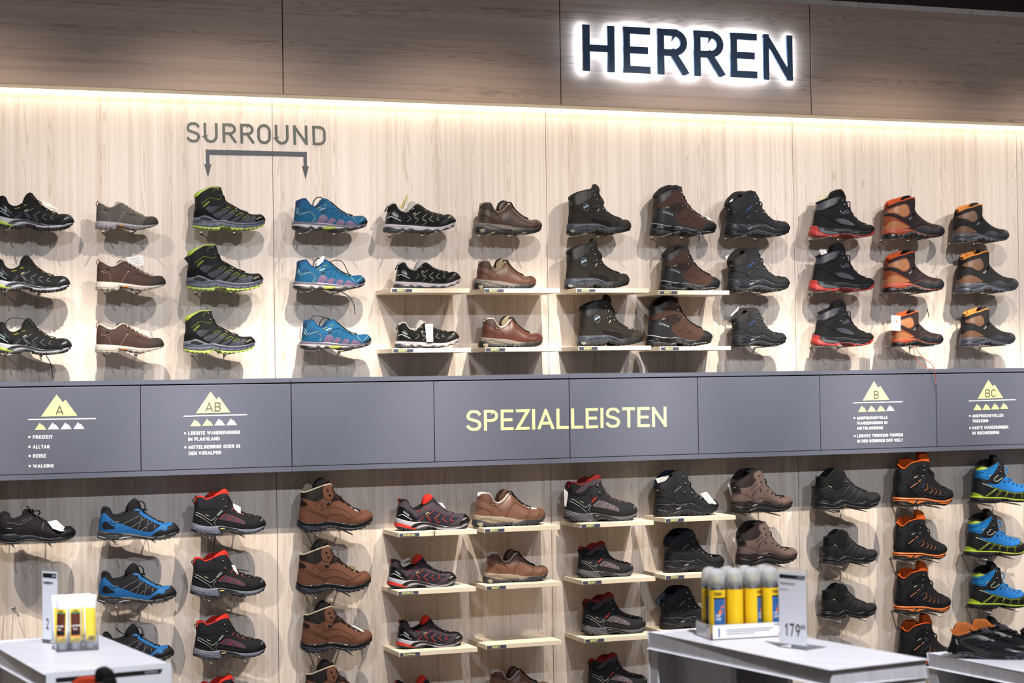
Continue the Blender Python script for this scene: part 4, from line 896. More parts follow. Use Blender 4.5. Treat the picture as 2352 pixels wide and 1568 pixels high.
# fascia: horizontal-grain boards in front of a carcass; a lamp strip behind the lower edge
for n, i in enumerate(range(-3, 6)):
    xa, xb = X0+0.0098+i*2*W+0.0022, X0+0.0098+(i+1)*2*W-0.0022
    struct(bevel(MB().box((xa, -PF, ZF), (xb, -PF+0.019, ZT)).build('trim_%d' % (n+1), wood_f), 0.0008, 1))
struct(MB().box((XA, -PF+0.020, ZF+0.004), (XB, -PF+0.034, ZT)).build('trim_20', M('fascia_core', '4b3a30', 0.9, 0)))
struct(MB().box((XA, -PF+0.034, ZF+0.004), (XB, -0.050, ZF+0.06)).box((XA, -PF+0.034, ZF+0.032), (XB, 0, ZF+0.10)).box((XA, -PF+0.034, ZT-0.02), (XB, 0, ZT)).build('trim_21', M('fascia_core', '4b3a30')))
struct(MB().box((XA, -PF+0.0195, ZF+0.001), (XB, -0.048, ZF+0.0035)).build('trim_22', cream))
st = MB().box((XA+2.45, -0.040, ZF+0.028), (XB-0.3, -0.014, ZF+0.031)).build('light_strip', emis('strip_light', 'fff0d2', 20))
tag(st, 'warm white lamp strip hidden under the brown fascia, lighting the wall top', 'light strip')
# ---- grey band: carcass with top rail, bottom rail and eight hinged panels
XE = X0+0.0271
for n, i in enumerate(range(-3, 6)):
    xa, xb = XE+i*2*W+0.0008, XE+(i+1)*2*W-0.0008
    struct(MB().box((xa, -PB, ZB1-0.018), (xb, 0, ZB1)).box((xa, -PB, ZB2), (xb, 0, ZB2+0.020)).build('trim_%d' % (n+30), grey_p))
struct(MB().box((XA, -PB+0.03, ZB2+0.005), (XB, 0, ZB1-0.005)).build('trim_40', dark_gap))
BAND = {}
names_ = {-2: 'A', -1: 'AB', 4: 'B', 5: 'BC'}
lab_ = {-2: 'dark grey band panel with the yellow mountain marked A and four bullet points', -1: 'dark grey band panel with the yellow mountain marked AB', 4: 'dark grey band panel with the yellow mountain marked B',
        5: 'dark grey band panel with the yellow mountain marked BC, at the right edge', 0: 'plain dark grey band panel between the AB panel and the big yellow word', 1: 'dark grey band panel carrying the left half of the big yellow word',
        2: 'dark grey band panel carrying the right half of the big yellow word', 3: 'plain dark grey band panel between the big yellow word and the B panel'}
for i in range(-2, 6):
    xa, xb = XE+i*W+0.0016, XE+(i+1)*W-0.0016
    e = empty('band_panel', ((xa+xb)/2, -PB, ZB2+0.021)); tag(e, lab_[i], 'panel', 'grey panels of the sign band')
    p = bevel(MB().box((xa-e.location.x, 0, 0.0012), (xb-e.location.x, 0.022, ZB1-0.0235-e.location.z)).build('board', grey_p, e), 0.0012, 2)
    BAND[i] = e
def local(e, p): return Vector(p)-e.location
yel_v = M('yellow_vinyl', 'efe7a0', 0.5, 0); wht_v = M('white_vinyl', 'eceef2', 0.5, 0); gry_v = M('grey_vinyl', '5f5a56', 0.5, 0)
def px_poly(mb, e, ps, Y, d=-0.0008):   # flat shape from photo points, on the plane y=Y
    P = [local(e, at(px, py, Y)) if e is not None else Vector(at(px, py, Y)) for px, py in ps]
    return mb.prism(P, (0, d, 0))
def px_text(mb, e, txt, a, b, h, Y, wd=0.15, gap=0.13, d=0.0008):
    A_, B_ = at(a[0], a[1], Y), at(b[0], b[1], Y); T_ = at(a[0], a[1]-h, Y)
    if e is not None: A_, B_ = local(e, A_), local(e, B_)
    return text_mb(mb, txt, A_, B_, T_[2]-at(a[0], a[1], Y)[2], d, wd, gap)
YP = -PB-0.0004
def mountain(mb, e, o, sc, P): return px_poly(mb, e, [(o[0]+x/sc, o[1]+y/sc) for x, y in P], YP)
EMB = {
 -2: ((0, 840), 5.6, [(528,652),(728,368),(810,472),(842,436),(995,642)], [(360,684),(1230,670),(1230,684),(360,698)], [(448,823,148),(613,818,148),(778,816,146),(942,812,145)], 1, ('A', 716, 817, 628, 120),
      [('FREIZEIT', 422, 675, 938, 937, 44), ('ALLTAG', 422, 635, 1064, 1062, 46), ('REISE', 425, 592, 1182, 1180, 46), ('WALKING', 425, 690, 1310, 1308, 46)], [(364, 902, 26), (365, 1027, 26), (367, 1145, 26), (368, 1275, 26)]),
 -1: ((390, 880), 8.252, [(497,568),(773,157),(886,310),(930,254),(1145,550)], [(258,614),(1467,585),(1467,604),(258,634)], [(387,815,206),(617,806,206),(843,800,205),(1071,795,204)], 2, ('AB', 675, 970, 535, 178),
      [('LEICHTE WANDERUNGEN', 350, 1330, 980, 958, 66), ('IM FLACHLAND', 352, 945, 1094, 1080, 64), ('MITTELGEBIRGE ODER IN', 357, 1330, 1246, 1222, 66), ('DEN VORALPEN', 358, 968, 1360, 1345, 66)], [(270, 930, 36), (276, 1196, 36)]),
 4: ((1920, 850), 8.71, [(538,605),(758,222),(853,360),(885,313),(1067,590)], [(342,645),(1327,620),(1327,639),(342,664)], [(447,834,168),(633,829,168),(818,824,170),(1005,818,167)], 3, ('B', 758, 857, 572, 162),
      [('ANSPRUCHSVOLLE', 418, 1030, 988, 974, 58), ('WANDERUNGEN IM', 420, 1027, 1090, 1076, 60), ('MITTELGEBIRGE', 423, 943, 1192, 1180, 58), ('LEICHTE TREKKING-TOUREN', 427, 1337, 1346, 1320, 60), ('IN DEN GEBIRGEN DER WELT', 427, 1337, 1450, 1424, 60)], [(350, 938, 34), (360, 1298, 34)]),
 5: ((2050, 820), 6.533, [(1278,625),(1437,342),(1507,443),(1530,410),(1658,610)], [(1138,651),(1843,630),(1843,644),(1138,665)], [(1215,793,122),(1348,789,122),(1480,783,123),(1615,777,122)], 4, ('BC', 1393, 1550, 600, 120),
      [('ANSPRUCHSVOLLES', 1196, 1663, 907, 894, 46), ('TREKKING', 1197, 1435, 982, 976, 46), ('HARTE WANDERUNGEN', 1198, 1735, 1085, 1070, 48), ('IM HOCHGEBIRGE', 1200, 1600, 1163, 1151, 47)], [(1148, 869, 24), (1152, 1049, 24)])}
for i, (o, sc, big, line, small, ny, let, texts, bul) in EMB.items():
    e = BAND[i]; P = lambda x, y: (o[0]+x/sc, o[1]+y/sc)
    m_ = mountain(MB(), e, o, sc, big).build('mountain_emblem', yel_v, e)
    A_, B_ = P(let[1], let[3]), P(let[2], let[3]-1)
    t_ = px_text(MB(), e, let[0], A_, B_, let[4]/sc, YP-0.0009, 0.13, 0.16).build('letter_mark', gry_v, m_)
    mb = px_poly(MB(), e, [P(*q) for q in line], YP); mb.build('rule_line', wht_v, e)
    bw = big[-1][0]-big[0][0]
    for j, (sx, sy, sw) in enumerate(small):
        k = sw/bw; hh = (big[0][1]-big[1][1])*k
        ps = [(sx, sy), (sx+(big[1][0]-big[0][0])*k, sy-hh), (sx+(big[2][0]-big[0][0])*k, sy-(big[0][1]-big[2][1])*k), (sx+(big[3][0]-big[0][0])*k, sy-(big[0][1]-big[3][1])*k), (sx+sw, sy-sw*0.02)]
        px_poly(MB(), e, [P(*q) for q in ps], YP).build('small_mountain', yel_v if j < ny else wht_v, e)
    mb = MB()
    for (t, xa, xb, ya, yb, h) in texts: px_text(mb, e, t, P(xa, ya), P(xb, yb), h/sc, YP, 0.20, 0.15)
    for (bx_, by_, bs_) in bul: px_poly(mb, e, [P(bx_, by_+bs_), P(bx_, by_), P(bx_+bs_, by_), P(bx_+bs_, by_+bs_)], YP)
    mb.build('lettering', wht_v, e)
mb = px_text(MB(), None, 'SPEZIALLEISTEN', (1071.5, 989.5), (1531, 979.5), 47.5, YP, 0.14, 0.12)
tag(mb.build('wall_lettering', yel_v), 'big pale yellow capitals across two panels of the grey band', 'lettering')
# ---- SURROUND lettering and its two-headed bracket arrow
c0 = lambda x, y: (410+x/6.357, 260+y/6.357)
mb = MB()
for ch, xa, xb, yt, yb in [('S', 120, 318, 127, 425), ('U', 370, 577, 140, 432), ('R', 645, 850, 146, 434), ('R', 905, 1108, 153, 441), ('O', 1153, 1352, 157, 450), ('U', 1410, 1612, 168, 457), ('N', 1678, 1888, 176, 461), ('D', 1958, 2154, 183, 466)]:
    px_text(mb, None, ch, c0(xa, yb), c0(xb, yb+3), (yb-yt)/6.357, -0.0004, 0.137)
tag(mb.build('wall_lettering', M('grey_vinyl_dark', '55564f', 0.5, 0)), 'dark grey capitals stuck on the light wood wall above the two-headed arrow', 'lettering')
mb = MB()
px_poly(mb, None, [c0(*q) for q in [(395,528),(1874,566),(1874,770),(1903,772),(1855,966),(1800,770),(1828,770),(1822,635),(450,607),(452,742),(480,744),(430,940),(374,742),(400,742)]], -0.0004)
tag(mb.build('wall_arrow', M('dark_vinyl', '45464c', 0.5, 0)), 'dark bracket arrow on the wall pointing down at two shoe columns', 'arrow sign')
# ---- HERREN: dark letters standing off the fascia, lit from behind
c1 = lambda x, y: (1300+x/4.2, 20+y/4.2)
e = empty('backlit_sign', at(1580, 120, -PF)); tag(e, 'backlit dark capital letters on the brown fascia with a cool white glow', 'sign')
face = M('letter_face', '3a5470', 0.4, 0.03, 60, 0.1, 500); glow = emis('letter_backlight', 'cfe6ff', 70)
for ch, xa, xb, yt, yb in [('H', 157, 463, 155, 600), ('E', 547, 807, 174, 618), ('R', 877, 1170, 192, 634), ('R', 1228, 1520, 210, 648), ('E', 1580, 1836, 232, 662), ('N', 1898, 2178, 247, 684)]:
    mb = MB(); YL = -PF-0.036
    A_, B_ = c1(xa, yb), c1(xb, yb+(xb-xa)*0.05)
    wd = {'H': .150, 'E': .150, 'R': .150, 'N': .137}[ch]
    px_text(mb, e, ch, A_, B_, (yb-yt)/4.2, YL, wd, d=0.012)
    L_ = mb.build('letter', face, e)
    for v in L_.data.vertices: pass
    mb = MB(); px_text(mb, e, ch, A_, B_, (yb-yt)/4.2, YL+0.0145, wd*0.45, d=0.0010); mb.build('backlight', glow, L_)
# ------------------------------------------------------------------ shelves
navy_l = M('label_navy', '3d4257', 0.5, 0); yel_t = M('label_yellow', 'f0ec9a', 0.5, 0)
SHELVES = {}
def shelf(key, fl, z, word, label, lx=0.0035):
    P = at(fl[0], fl[1], -PS)
    x = P[0]; zz = P[2] if z is None else Z0+z
    e = empty('shelf', (x, 0, zz)); tag(e, label, 'shelf', 'short wooden shelves for wide and narrow fits')
    bevel(MB().box((0, -PS, -0.019), (0.350, 0, 0)).build('board', wood_s, e), 0.0008, 1)
    l = MB().box((lx, -PS-0.0009, -0.0165), (lx+0.088, -PS-0.0001, -0.0035)).build('size_label', navy_l, e)
    n = len(word); x1 = lx+(0.015 if n > 5 else 0.023); x2 = lx+(0.070 if n > 5 else 0.060)
    text_mb(MB(), word, (x1, -PS-0.0011, -0.0145), (x2, -PS-0.0011, -0.0145), 0.0092, 0.0004, 0.17, 0.16).build('lettering', yel_t, l)
    SHELVES[key] = (x, zz)
row3 = ('top', 'middle', 'bottom')
shelf('c1', (898.5, 663), 0.3897, 'BREIT', 'upper wooden shelf holding a black and white low shoe, left of four'); shelf('c2', (901.5, 799.7), 0.1353, 'BREIT', 'lower wooden shelf holding a black and white low shoe with hanging tag')
shelf('c3', (1112, 664), 0.390, 'BREIT', 'upper wooden shelf under a plain brown low shoe, above the band', 0.0015); shelf('c4', (1115, 800), 0.136, 'BREIT', 'lower wooden shelf under a reddish brown low shoe, above the band', 0.0015)
shelf('d1', (1323, 662.3), 0.3917, 'BREIT', 'upper wooden shelf under the dark boot with round white logo', 0.0035); shelf('d2', (1328, 794.5), 0.1377, 'BREIT', 'lower wooden shelf under the dark boot with round white logo', 0.0035)
shelf('e1', (1512.8, 667), 0.3832, 'BREIT', 'upper wooden shelf under the brown and black tall boot', 0.0035); shelf('e2', (1516.3, 795), 0.1335, 'BREIT', 'lower wooden shelf under the brown and black tall boot', 0.0035)
od = ('topmost', 'second from top', 'third from top', 'fourth from top')
for i, (fl, z) in enumerate([((915.4, 1227), -0.6419), ((913, 1358), -0.8859), ((916.6, 1497), -1.1437), ((917, 1640), -1.400)]):
    shelf('a%d' % (i+1), fl, z, 'SCHMAL', 'wooden shelf with yellow SCHMAL label, %s in its stack' % od[i])
for i, (fl, z, what) in enumerate([((1112, 1213.5), None, 'under a glossy tan brown low shoe'), ((1115.4, 1345.2), None, 'under a dusty brown low shoe'), ((1116.3, 1481.3), None, 'with nothing standing on it'), ((1117, 1619), None, 'under the lowest brown low shoe')]):
    shelf('f%d' % (i+1), fl, z, 'BREIT', 'wooden BREIT shelf below the band %s' % what, 0.004)
for i, (fl, z) in enumerate([((1333.8, 1204.2), -0.6368), ((1337.2, 1333.2), -0.8847), ((1342.7, 1464.5), -1.1381), ((1346, 1600), -1.393)]):
    shelf('b%d' % (i+1), fl, z, 'BREIT', 'wooden BREIT shelf under a charcoal and mauve mid boot, %s' % od[i])
for i, (fl, z) in enumerate([((1527.5, 1190), None), ((1528.2, 1321), None), ((1532, 1452), None)]):
    shelf('g%d' % (i+1), fl, z, 'BREIT', 'wooden BREIT shelf under a dark navy leather boot, %s of three' % row3[i])
# ------------------------------------------------------------------ shoe materials by role
GAIN[:] = [0.62, 1.10]
rub = M('black_rubber', '1b1c1f', 0.55, 0.1, 60); rubg = M('glossy_black_rubber', '1a1b1e', 0.32, 0.08, 60); gore = M('label_cream', 'cfc6a0', 0.5, 0); steel = M('steel', 'c4c4c8', 0.22, 0, metal=1)
whl = M('reflective_white', 'd9dde0', 0.4, 0); blk = M('black_textile', '191919', 0.8, 0.15, 200, 0.4, 700); blkl = M('black_lace', '141414', 0.7, 0)
suede_b = M('black_suede', '26272a', 0.85, 0.22, 25, 0.3, 900); seamk = M('seam_black', '121213', 0.8, 0); wpad = M('offwhite_lining', 'd8d2cc', 0.85, 0.04)
base = dict(gore=gore, wh=whl, dark=rub, hook=steel, lace=blkl, lin=blk)
def R(**k): d = dict(base); d.update(k); return d
CREAM = M('cream_thread', 'd9cfc0', 0.6, 0)
ROLE = {
 'U1': R(up=blk, mid=M('pale_grey_foam', 'c3c3cf', .5, .03), out=rub, heel=rubg, toe=M('dark_rubber', '24262a', .5), mesh=M('black_mesh', '1e2022', .7, .1, 200, .5, 900, kind='mesh'), acc=M('lime_rubber', 'c8e06a', .5, .05), l1=M('silver_print', '9a9ca6', .35, 0), l2=M('lime_thread', 'd6e04a', .5, 0), l3=M('ice_print', 'b9d2de', .4, 0), dark=M('slate_print', '343846', .5, 0), pull=blk, lin=blk, tongue=blk, lace=M('lime_black_lace', '3a3c22', .7, .5, 400)),
 'L5': R(up=M('mauve_fabric', '544852', .8, .12, 60, .3, 700), mid=M('pale_grey_foam', 'c3c3cf'), out=M('charcoal_rubber', '34363b', .6), heel=rubg, toe=rubg, mesh=M('indigo_mesh', '2c2c3e', .6, .2, 80, .5, 900, kind='mesh'), acc=M('red_rubber', 'e8453c', .5, .05), l1=M('coral_print', 'ee5340', .4, 0), l2=M('coral_print', 'ee5340'), l3=whl, dark=M('black_print', '15161a', .4, 0), pull=M('red_webbing', 'a33228', .7, .1), tongue=M('red_lining', 'e53a2c', .8, .08), tongue2=M('indigo_mesh', '2c2c3e'), lace=M('mauve_lace', '5e525c', .7, .1)),
 'U5': R(up=blk, mid=M('offwhite_foam', 'd6cfd4', .5, .03), out=M('slate_rubber', '3a3e49', .5, .1), heel=rubg, toe=M('dark_rubber', '24262a'), l1=M('pale_print', 'c9c7bf', .4, 0), l3=whl, dark=M('slate_black', '20222a', .5, 0), line=M('grey_line', 'a9a4aa', .5, 0), pull=blk, lin=wpad, tongue=wpad, lace=M('grey_black_lace', '4a4844', .7, .6, 500)),
 'U4': R(up=M('petrol_fabric', '1c6a94', .75, .12, 50, .35, 700), mid=M('offwhite_foam', 'd6cfd4'), out=rub, toe=rubg, mesh=M('petrol_mesh', '2b5c85', .7, .2, 120, .5, 600, kind='mesh'), win=dotmat('violet_mesh', '8b7190', '5a4f78', 330, .35), lime=M('olive_lime', 'b4bf58', .4, .1), greyp=M('mauve_foam', '7f7686', .5, .05), wh=M('ice_thread', 'bfe0e6', .5, 0), yel=M('yellow_thread', 'e3e06a', .5, 0), lin=M('blue_lining', '24497a', .85, .1), tongue=M('blue_tongue', '2f6d92', .8, .15), lace=M('dark_green_lace', '26352c', .7, .2)),
 'U2a': R(up=M('grey_nubuck', '6e6863', .75, .22, 14, .15, 600), mid=M('grey_white_foam', 'b9b4ba', .5, .03), out=M('grey_white_rubber', '8f8a8c', .5, .1), toe=M('grey_toe', '4e4b48', .7, .15, 20), vib=M('orange_badge', 'd08a2e', .5, 0), st=M('pale_thread', 'c9bcb0', .6, 0), cream=CREAM, lin=CREAM, tongue=M('grey_nubuck', '6e6863'), pull=M('red_grey_webbing', '9c5b52', .7, .4, 90), lace=CREAM),
 'U2': R(up=M('brown_nubuck', '55403a', .75, .24, 14, .15, 600), mid=M('chalk_foam', 'dbd3cb', .5, .03), out=M('chalk_rubber', 'a39b90', .5, .1), toe=M('dark_toe', '4a423e', .7, .15, 20), vib=M('orange_badge', 'd08a2e'), st=M('pink_thread', 'bda095', .6, 0), cream=CREAM, lin=CREAM, tongue=M('brown_nubuck', '55403a'), pull=M('red_grey_webbing', '9c5b52'), lace=CREAM),
 'U3': R(up=M('anthracite_fabric', '292a2b', .75, .15, 60, .3, 700), mid=M('blue_grey_foam', '7b8090', .45, .06), mid2=M('dark_blue_grey_foam', '565b6d', .4, .05), out=M('lime_rubber', 'c8e06a'), heel=M('black_suede_deep', '151517', .85, .1), mesh=M('grey_mesh', '585b66', .6, .45, 60, .5, 600, kind='mesh'), acc=M('neon_lime', 'd2ea4c', .5, .04), lin=M('lime_lining', 'c3d07e', .8, .05), tongue=blk, lace=M('brown_black_lace', '2b2224', .7, .1)),
 'U6': R(up=M('brown_leather', '6e4a3c', .48, .30, 9, .12, 300), mid=M('taupe_foam', '8f8880', .5, .05), out=M('black_grey_rubber', '24272c', .5, .12), col=M('dark_brown_leather', '54413a', .6, .12, 20), beige=M('beige_block', 'b0a88e', .5), seam=M('dark_brown_thread', '3c2620', .7, 0), cream=CREAM, lin=M('beige_lining', 'a89a80', .85, .1), tongue=M('beige_lining', 'a89a80'), l=M('brown_leather', '6e4a3c'), lace=M('dark_lace', '2a201c', .7, .1)),
 'U6b': R(up=M('dark_brown_oiled', '5a4438', .45, .28, 9, .12, 300), mid=M('taupe_foam', '8f8880'), out=M('black_grey_rubber', '24272c'), col=M('darker_collar', '453832', .6, .12, 20), beige=M('beige_block', 'b0a88e'), seam=M('dark_brown_thread', '3c2620'), cream=CREAM, lin=M('beige_lining', 'a89a80'), tongue=M('dark_brown_oiled', '5a4438'), lace=M('dark_lace', '2a201c')),
 'U6c': R(up=M('red_brown_leather', '673c30', .42, .28, 9, .12, 300), mid=M('taupe_foam', '8f8880'), out=M('black_grey_rubber', '24272c'), col=M('dark_brown_leather', '54413a'), beige=M('beige_block', 'b0a88e'), seam=M('dark_brown_thread', '3c2620'), cream=CREAM, lin=wpad, tongue=M('beige_lining', 'a89a80'), lace=M('dark_lace', '2a201c')),
 'L6': R(up=M('tan_leather', '8d6654', .38, .25, 9, .1, 300), mid=M('sand_foam', 'aea08e', .5, .05), out=M('slate_grey_rubber', '3c3f47', .5, .12), col=M('cocoa_leather', '6f4e42', .6, .12, 20), beige=M('beige_block', 'b0a88e'), seam=M('umber_thread', '5a3a30', .7, 0), cream=wpad, lin=wpad, tongue=M('cocoa_leather', '6f4e42'), l=M('tan_panel', '946e5e', .32, .2, 9), lace=blkl),
 'U7': R(up=M('olive_black_nubuck', '34302c', .8, .3, 12, .2, 600), mid=M('slate_foam', '4d5564', .5, .1), out=rub, col=M('black_leather', '1d1d1d', .5, .2, 60, .2, 500), toe=M('worn_toe', '454039', .8, .2, 14), dark=M('black_nubuck', '1f1c1c', .85, .15), st=M('mauve_thread', '7a5f62', .6, 0), logo=M('logo_blue', 'a9c3d6', .4, 0), beige=M('grey_block', '9a9c90', .5), lin=M('dark_leather_lining', '2c2c2a', .6, .2), tongue=M('olive_tongue', '3d3a2c', .7, .2), lace=M('flecked_lace', '3a342c', .7, .6, 500)),
 'U8': R(up=M('umber_nubuck', '5b4239', .75, .24, 12, .2, 600), mid=rubg, out=rub, heel=M('graphite_rubber', '26282c', .55, .15, 20), col=M('grey_black_leather', '33302e', .5, .2, 50, .15, 400), dk=M('dark_umber', '3a2a25', .7, .15), black=rubg, silv=M('silver_plastic_and_glint', 'aeb0b6', .35, .1), wh=whl, st=M('ochre_thread', '7a5e3e', .6, 0), lin=M('charcoal_lining', '3a3635', .8, .15), tongue=M('charcoal_lining', '3a3635')),
 'U9': R(up=M('graphite_nubuck', '33353a', .8, .22, 14, .2, 600), mid=M('graphite_foam', '2c2e38', .42, .1), out=rub, col=M('dark_collar', '211f22', .6, .2, 50), acc=M('slate_gloss', '4c4d5a', .35, .08), silv=M('silver_plastic_and_glint', 'aeb0b6'), seam=M('grey_seam', '4a4c50', .7, 0), brand=M('brand_blue', '3f7fd8', .4, 0), lin=M('charcoal_lining', '3a3635'), tongue=M('charcoal_lining', '3a3635')),
 'L8': R(up=M('navy_black_nubuck', '26292e', .8, .22, 14, .2, 600), mid=M('black_foam', '222329', .42, .1), out=rub, col=M('navy_collar', '1b1c28', .6, .2, 50), acc=M('slate_gloss2', '3f404b', .35, .08), silv=M('silver_plastic_and_glint', 'aeb0b6'), seam=M('grey_seam', '4a4c50'), brand=M('brand_grey', 'a8a8ae', .4, 0), lin=M('navy_lining', '1a2338', .8, .15), tongue=blk),
 'L9': R(up=M('taupe_nubuck', '85706a', .8, .2, 14, .2, 600), mid=M('dark_brown_foam', '3a3030', .42, .1), out=rub, col=M('plum_collar', '3a2c2c', .6, .2, 50), acc=M('brown_gloss', '5a4c4a', .35, .08), silv=M('silver_plastic_and_glint', 'aeb0b6'), seam=M('taupe_seam', '5e4c46', .7, 0), brand=M('brand_brown', '5c4540', .4, 0), lin=M('plum_lining', '2c2020', .8, .15), tongue=blk),
 'U10': R(up=suede_b, mid=M('black_gloss_foam', '2c2d30', .38, .1), out=M('red_sole', 'cf4540', .5, .1), knit=dotmat('blue_grey_knit', '4c4c60', '25252e', 300, .32), grey=M('grey_foam', '6f7078', .5, .1), seam=seamk, lin=blk, tongue=M('tongue_black', '111112', .8, .1), lace=M('red_black_lace', '3a2024', .7, .7, 500)),
 'U11': R(up=M('plum_fabric', '3a2c2e', .75, .15, 40, .2, 600), mid=M('coral_foam', 'cf6a50', .45, .06), out=rubg, frame=M('plum_frame', '7c4a3e', .55, .1), win=dotmat('orange_mesh', 'b0613c', 'ffc079', 330, .30), low=M('rust_fabric', 'ab5a3a', .6, .15, 30), lowwin=dotmat('orange_mesh', 'b0613c', 'ffc079'), rand=M('blue_black_rand', '262a33', .5, .1, 30), strap=M('orange_webbing', 'c8542c', .6, .1), badge=M('yellow_badge', 'e0a030', .5, 0), lg=M('grey_thread', '9c9494', .5, 0), edge=M('tan_edge', 'a8806c', .5, 0), low2=M('dark_coral', 'a8503e', .5, 0), black=rub, gore=whl, lin=M('orange_lining', 'e06a38', .75, .08), tongue=M('tongue_black', '111112'), pull=M('orange_webbing', 'c8542c'), hook=M('black_hook', '1a1a1a', .3, 0, metal=1), lace=None),
 'U12': R(up=M('anthracite_nubuck', '2c2c2e', .8, .2, 20, .2, 600), mid=M('slate_midsole', '5a5c66', .45, .1), out=M('blue_grey_rubber', '43485a', .45, .15), frame=M('plum_black', '2c2428', .6, .1), win=dotmat('peach_mesh', '241e20', 'e8a878', 300, .27), low=M('anthracite_nubuck', '2c2c2e'), lowwin=dotmat('peach_mesh', '241e20', 'e8a878'), rand=M('slate_rand', '3a3c46', .5, .1, 30), strap=blk, badge=M('yellow_badge', 'e0a030'), lg=M('dim_thread', '56585c', .5, 0), edge=M('dim_edge', '3a3a3e', .5, 0), low2=M('dark_slate', '3c3e48', .5, 0), black=M('grey_black_leather', '33302e'), gore=whl, lin=M('apricot_lining', 'f0a052', .75, .06), tongue=M('plum_black', '2c2428'), pull=blk, hook=M('black_hook', '1a1a1a'), lace=None),
 'L1': R(up=M('aubergine_fabric', '28232c', .8, .12, 50, .25, 700), mid=M('black_foam', '222329'), out=rub, toe=M('black_toe', '1c1c20', .6, .1), mesh=M('dark_aubergine', '2f2934', .8, .1), grey=M('grey_reflective', '75737c', .4, .05), silv=M('dim_silver', '6a6c74', .3, 0), lin=blk, tongue=blk),
 'L2': R(up=M('navy_fabric', '23242e', .85, .15, 50, .3, 700), mid=M('grey_band_foam', '5b5a5e', .5, .15, 20), out=rub, blue=M('azure_suede', '2a77b8', .8, .14, 20, .25, 600), navy=M('navy_fabric', '23242e'), toe=M('black_rand', '232427', .7, .1), sil=M('silver_foam', 'b4b8c4', .4, .05), dkg=M('dark_band', '2c2c2e', .5, 0), black=rub, lb=M('pale_blue_print', '8fbfe0', .5, 0), lin=blk, tongue=M('tongue_navy', '14151c', .8, .1)),
 'L3': R(up=M('black_fabric', '202022', .8, .15, 50, .3, 700), mid=M('steel_blue_foam', '7d8294', .45, .08), out=rub, col=M('midnight_collar', '1c1c28', .75, .15, 40), col2=M('midnight_collar', '1c1c28'), win=M('mauve_mesh', '5a4a5c', .6, .2, 80, .5, 700, kind='mesh'), st=M('coral_thread', 'f0584a', .5, 0), lc=M('coral_thread', 'f0584a'), br=whl, sl=M('pale_slate', 'a6acba', .4, 0), yel=M('yellow_print', 'eab92e', .5, 0), lin=M('red_lining', 'e53a2c'), tongue=M('red_lining', 'e53a2c'), pull=M('black_red_webbing', '3a1c1a', .7, .5, 200), lace=blkl),
 'L7': R(up=M('graphite_suede', '2b2d31', .8, .2, 30, .3, 700), mid=M('grey_foam2', '5f6068', .45, .1), out=rub, col=M('black_textile', '191919'), col2=M('mauve_fabric', '544852'), win=M('mauve_mesh2', '7a6c74', .6, .2, 80, .5, 700, kind='mesh'), st=M('ivory_thread', 'c9c0bc', .5, 0), lc=M('mauve_cord', '6e4c50', .5, 0), br=M('coral_print', 'ee5340'), sl=M('silver_line', 'aaa6a8', .4, 0), yel=M('grey_foam2', '5f6068'), lin=M('deep_red_lining', '8c1c1a', .8, .1), tongue=M('deep_red_lining', '8c1c1a'), pull=blk, lace=M('mauve_cord2', '59434a', .7, .2)),
 'L4': R(up=M('chestnut_nubuck', '7a5240', .8, .22, 11, .2, 600), mid=rubg, out=M('blue_black_rubber', '262936', .5, .12), col=M('black_brown_leather', '201815', .6, .2, 60, .2, 400), seam=M('dark_seam', '4a2e22', .7, 0), sil=M('dim_silver2', '6b7080', .35, 0), gl=M('gloss_line', '3c3d42', .25, 0), lin=M('bone_leather', 'c9bba4', .6, .06), tongue=M('tongue_black', '111112'), lace=M('plum_lace', '3c2629', .7, .3, 300), hook=M('gunmetal', '77787c', .25, 0, metal=1)),
 'L10': R(up=M('coal_fabric', '2a2a2f', .75, .12, 50, .3, 700), mid=M('coal_foam', '232429', .38, .1), out=rub, col=M('pitch_textile', '0e0e0f', .85, .1), heel=M('coal_gloss', '2a2b31', .3, .1), toe=M('coal_toe', '222227', .55, .1), stp=M('ash_stripe', '403f47', .6, .05), sg=M('ash_and_glint', '5c5c66', .3, .05), vib=M('orange_badge', 'd08a2e'), lin=blk, tongue=blk, pull=blk),
 'L11': R(up=M('ink_suede', '1d1d23', .8, .18, 30, .3, 700), mid=M('dark_grey_foam', '4a474a', .5, .1), out=rub, **{'or': M('amber_print', 'f08c4a', .5, .04)}, blk=M('ink_rubber', '17171c', .6, .1), gr=M('grey_piping', '55586a', .4, 0), bl=M('steel_blue_print', '6d7fa8', .4, 0), lin=M('amber_lining', 'd8651c', .8, .1), tongue=M('amber_lining', 'd8651c'), tongue2=M('amber_lining', 'd8651c'), pull=M('amber_black_webbing', '6a3c1c', .7, .8, 200), lace=M('amber_black_lace', '2a1c18', .7, .9, 600)),
 'L12': R(up=M('carbon_rubber', '222326', .65, .15, 30), mid=M('acid_lime', 'c2d84a', .5, .04), out=rub, bl=M('sky_fabric', '1f86cc', .6, .1, 40), bl2=M('azure_microfibre', '2b86d6', .7, .1, 40, .15, 500), lime=M('acid_lime', 'c2d84a'), pale=M('pale_sage', 'b4bfa8', .5, .05), blk=M('ink_rubber', '17171c'), lin=blk, tongue=blk, lace=M('sky_lace', '2f9ae0', .6, .1)),
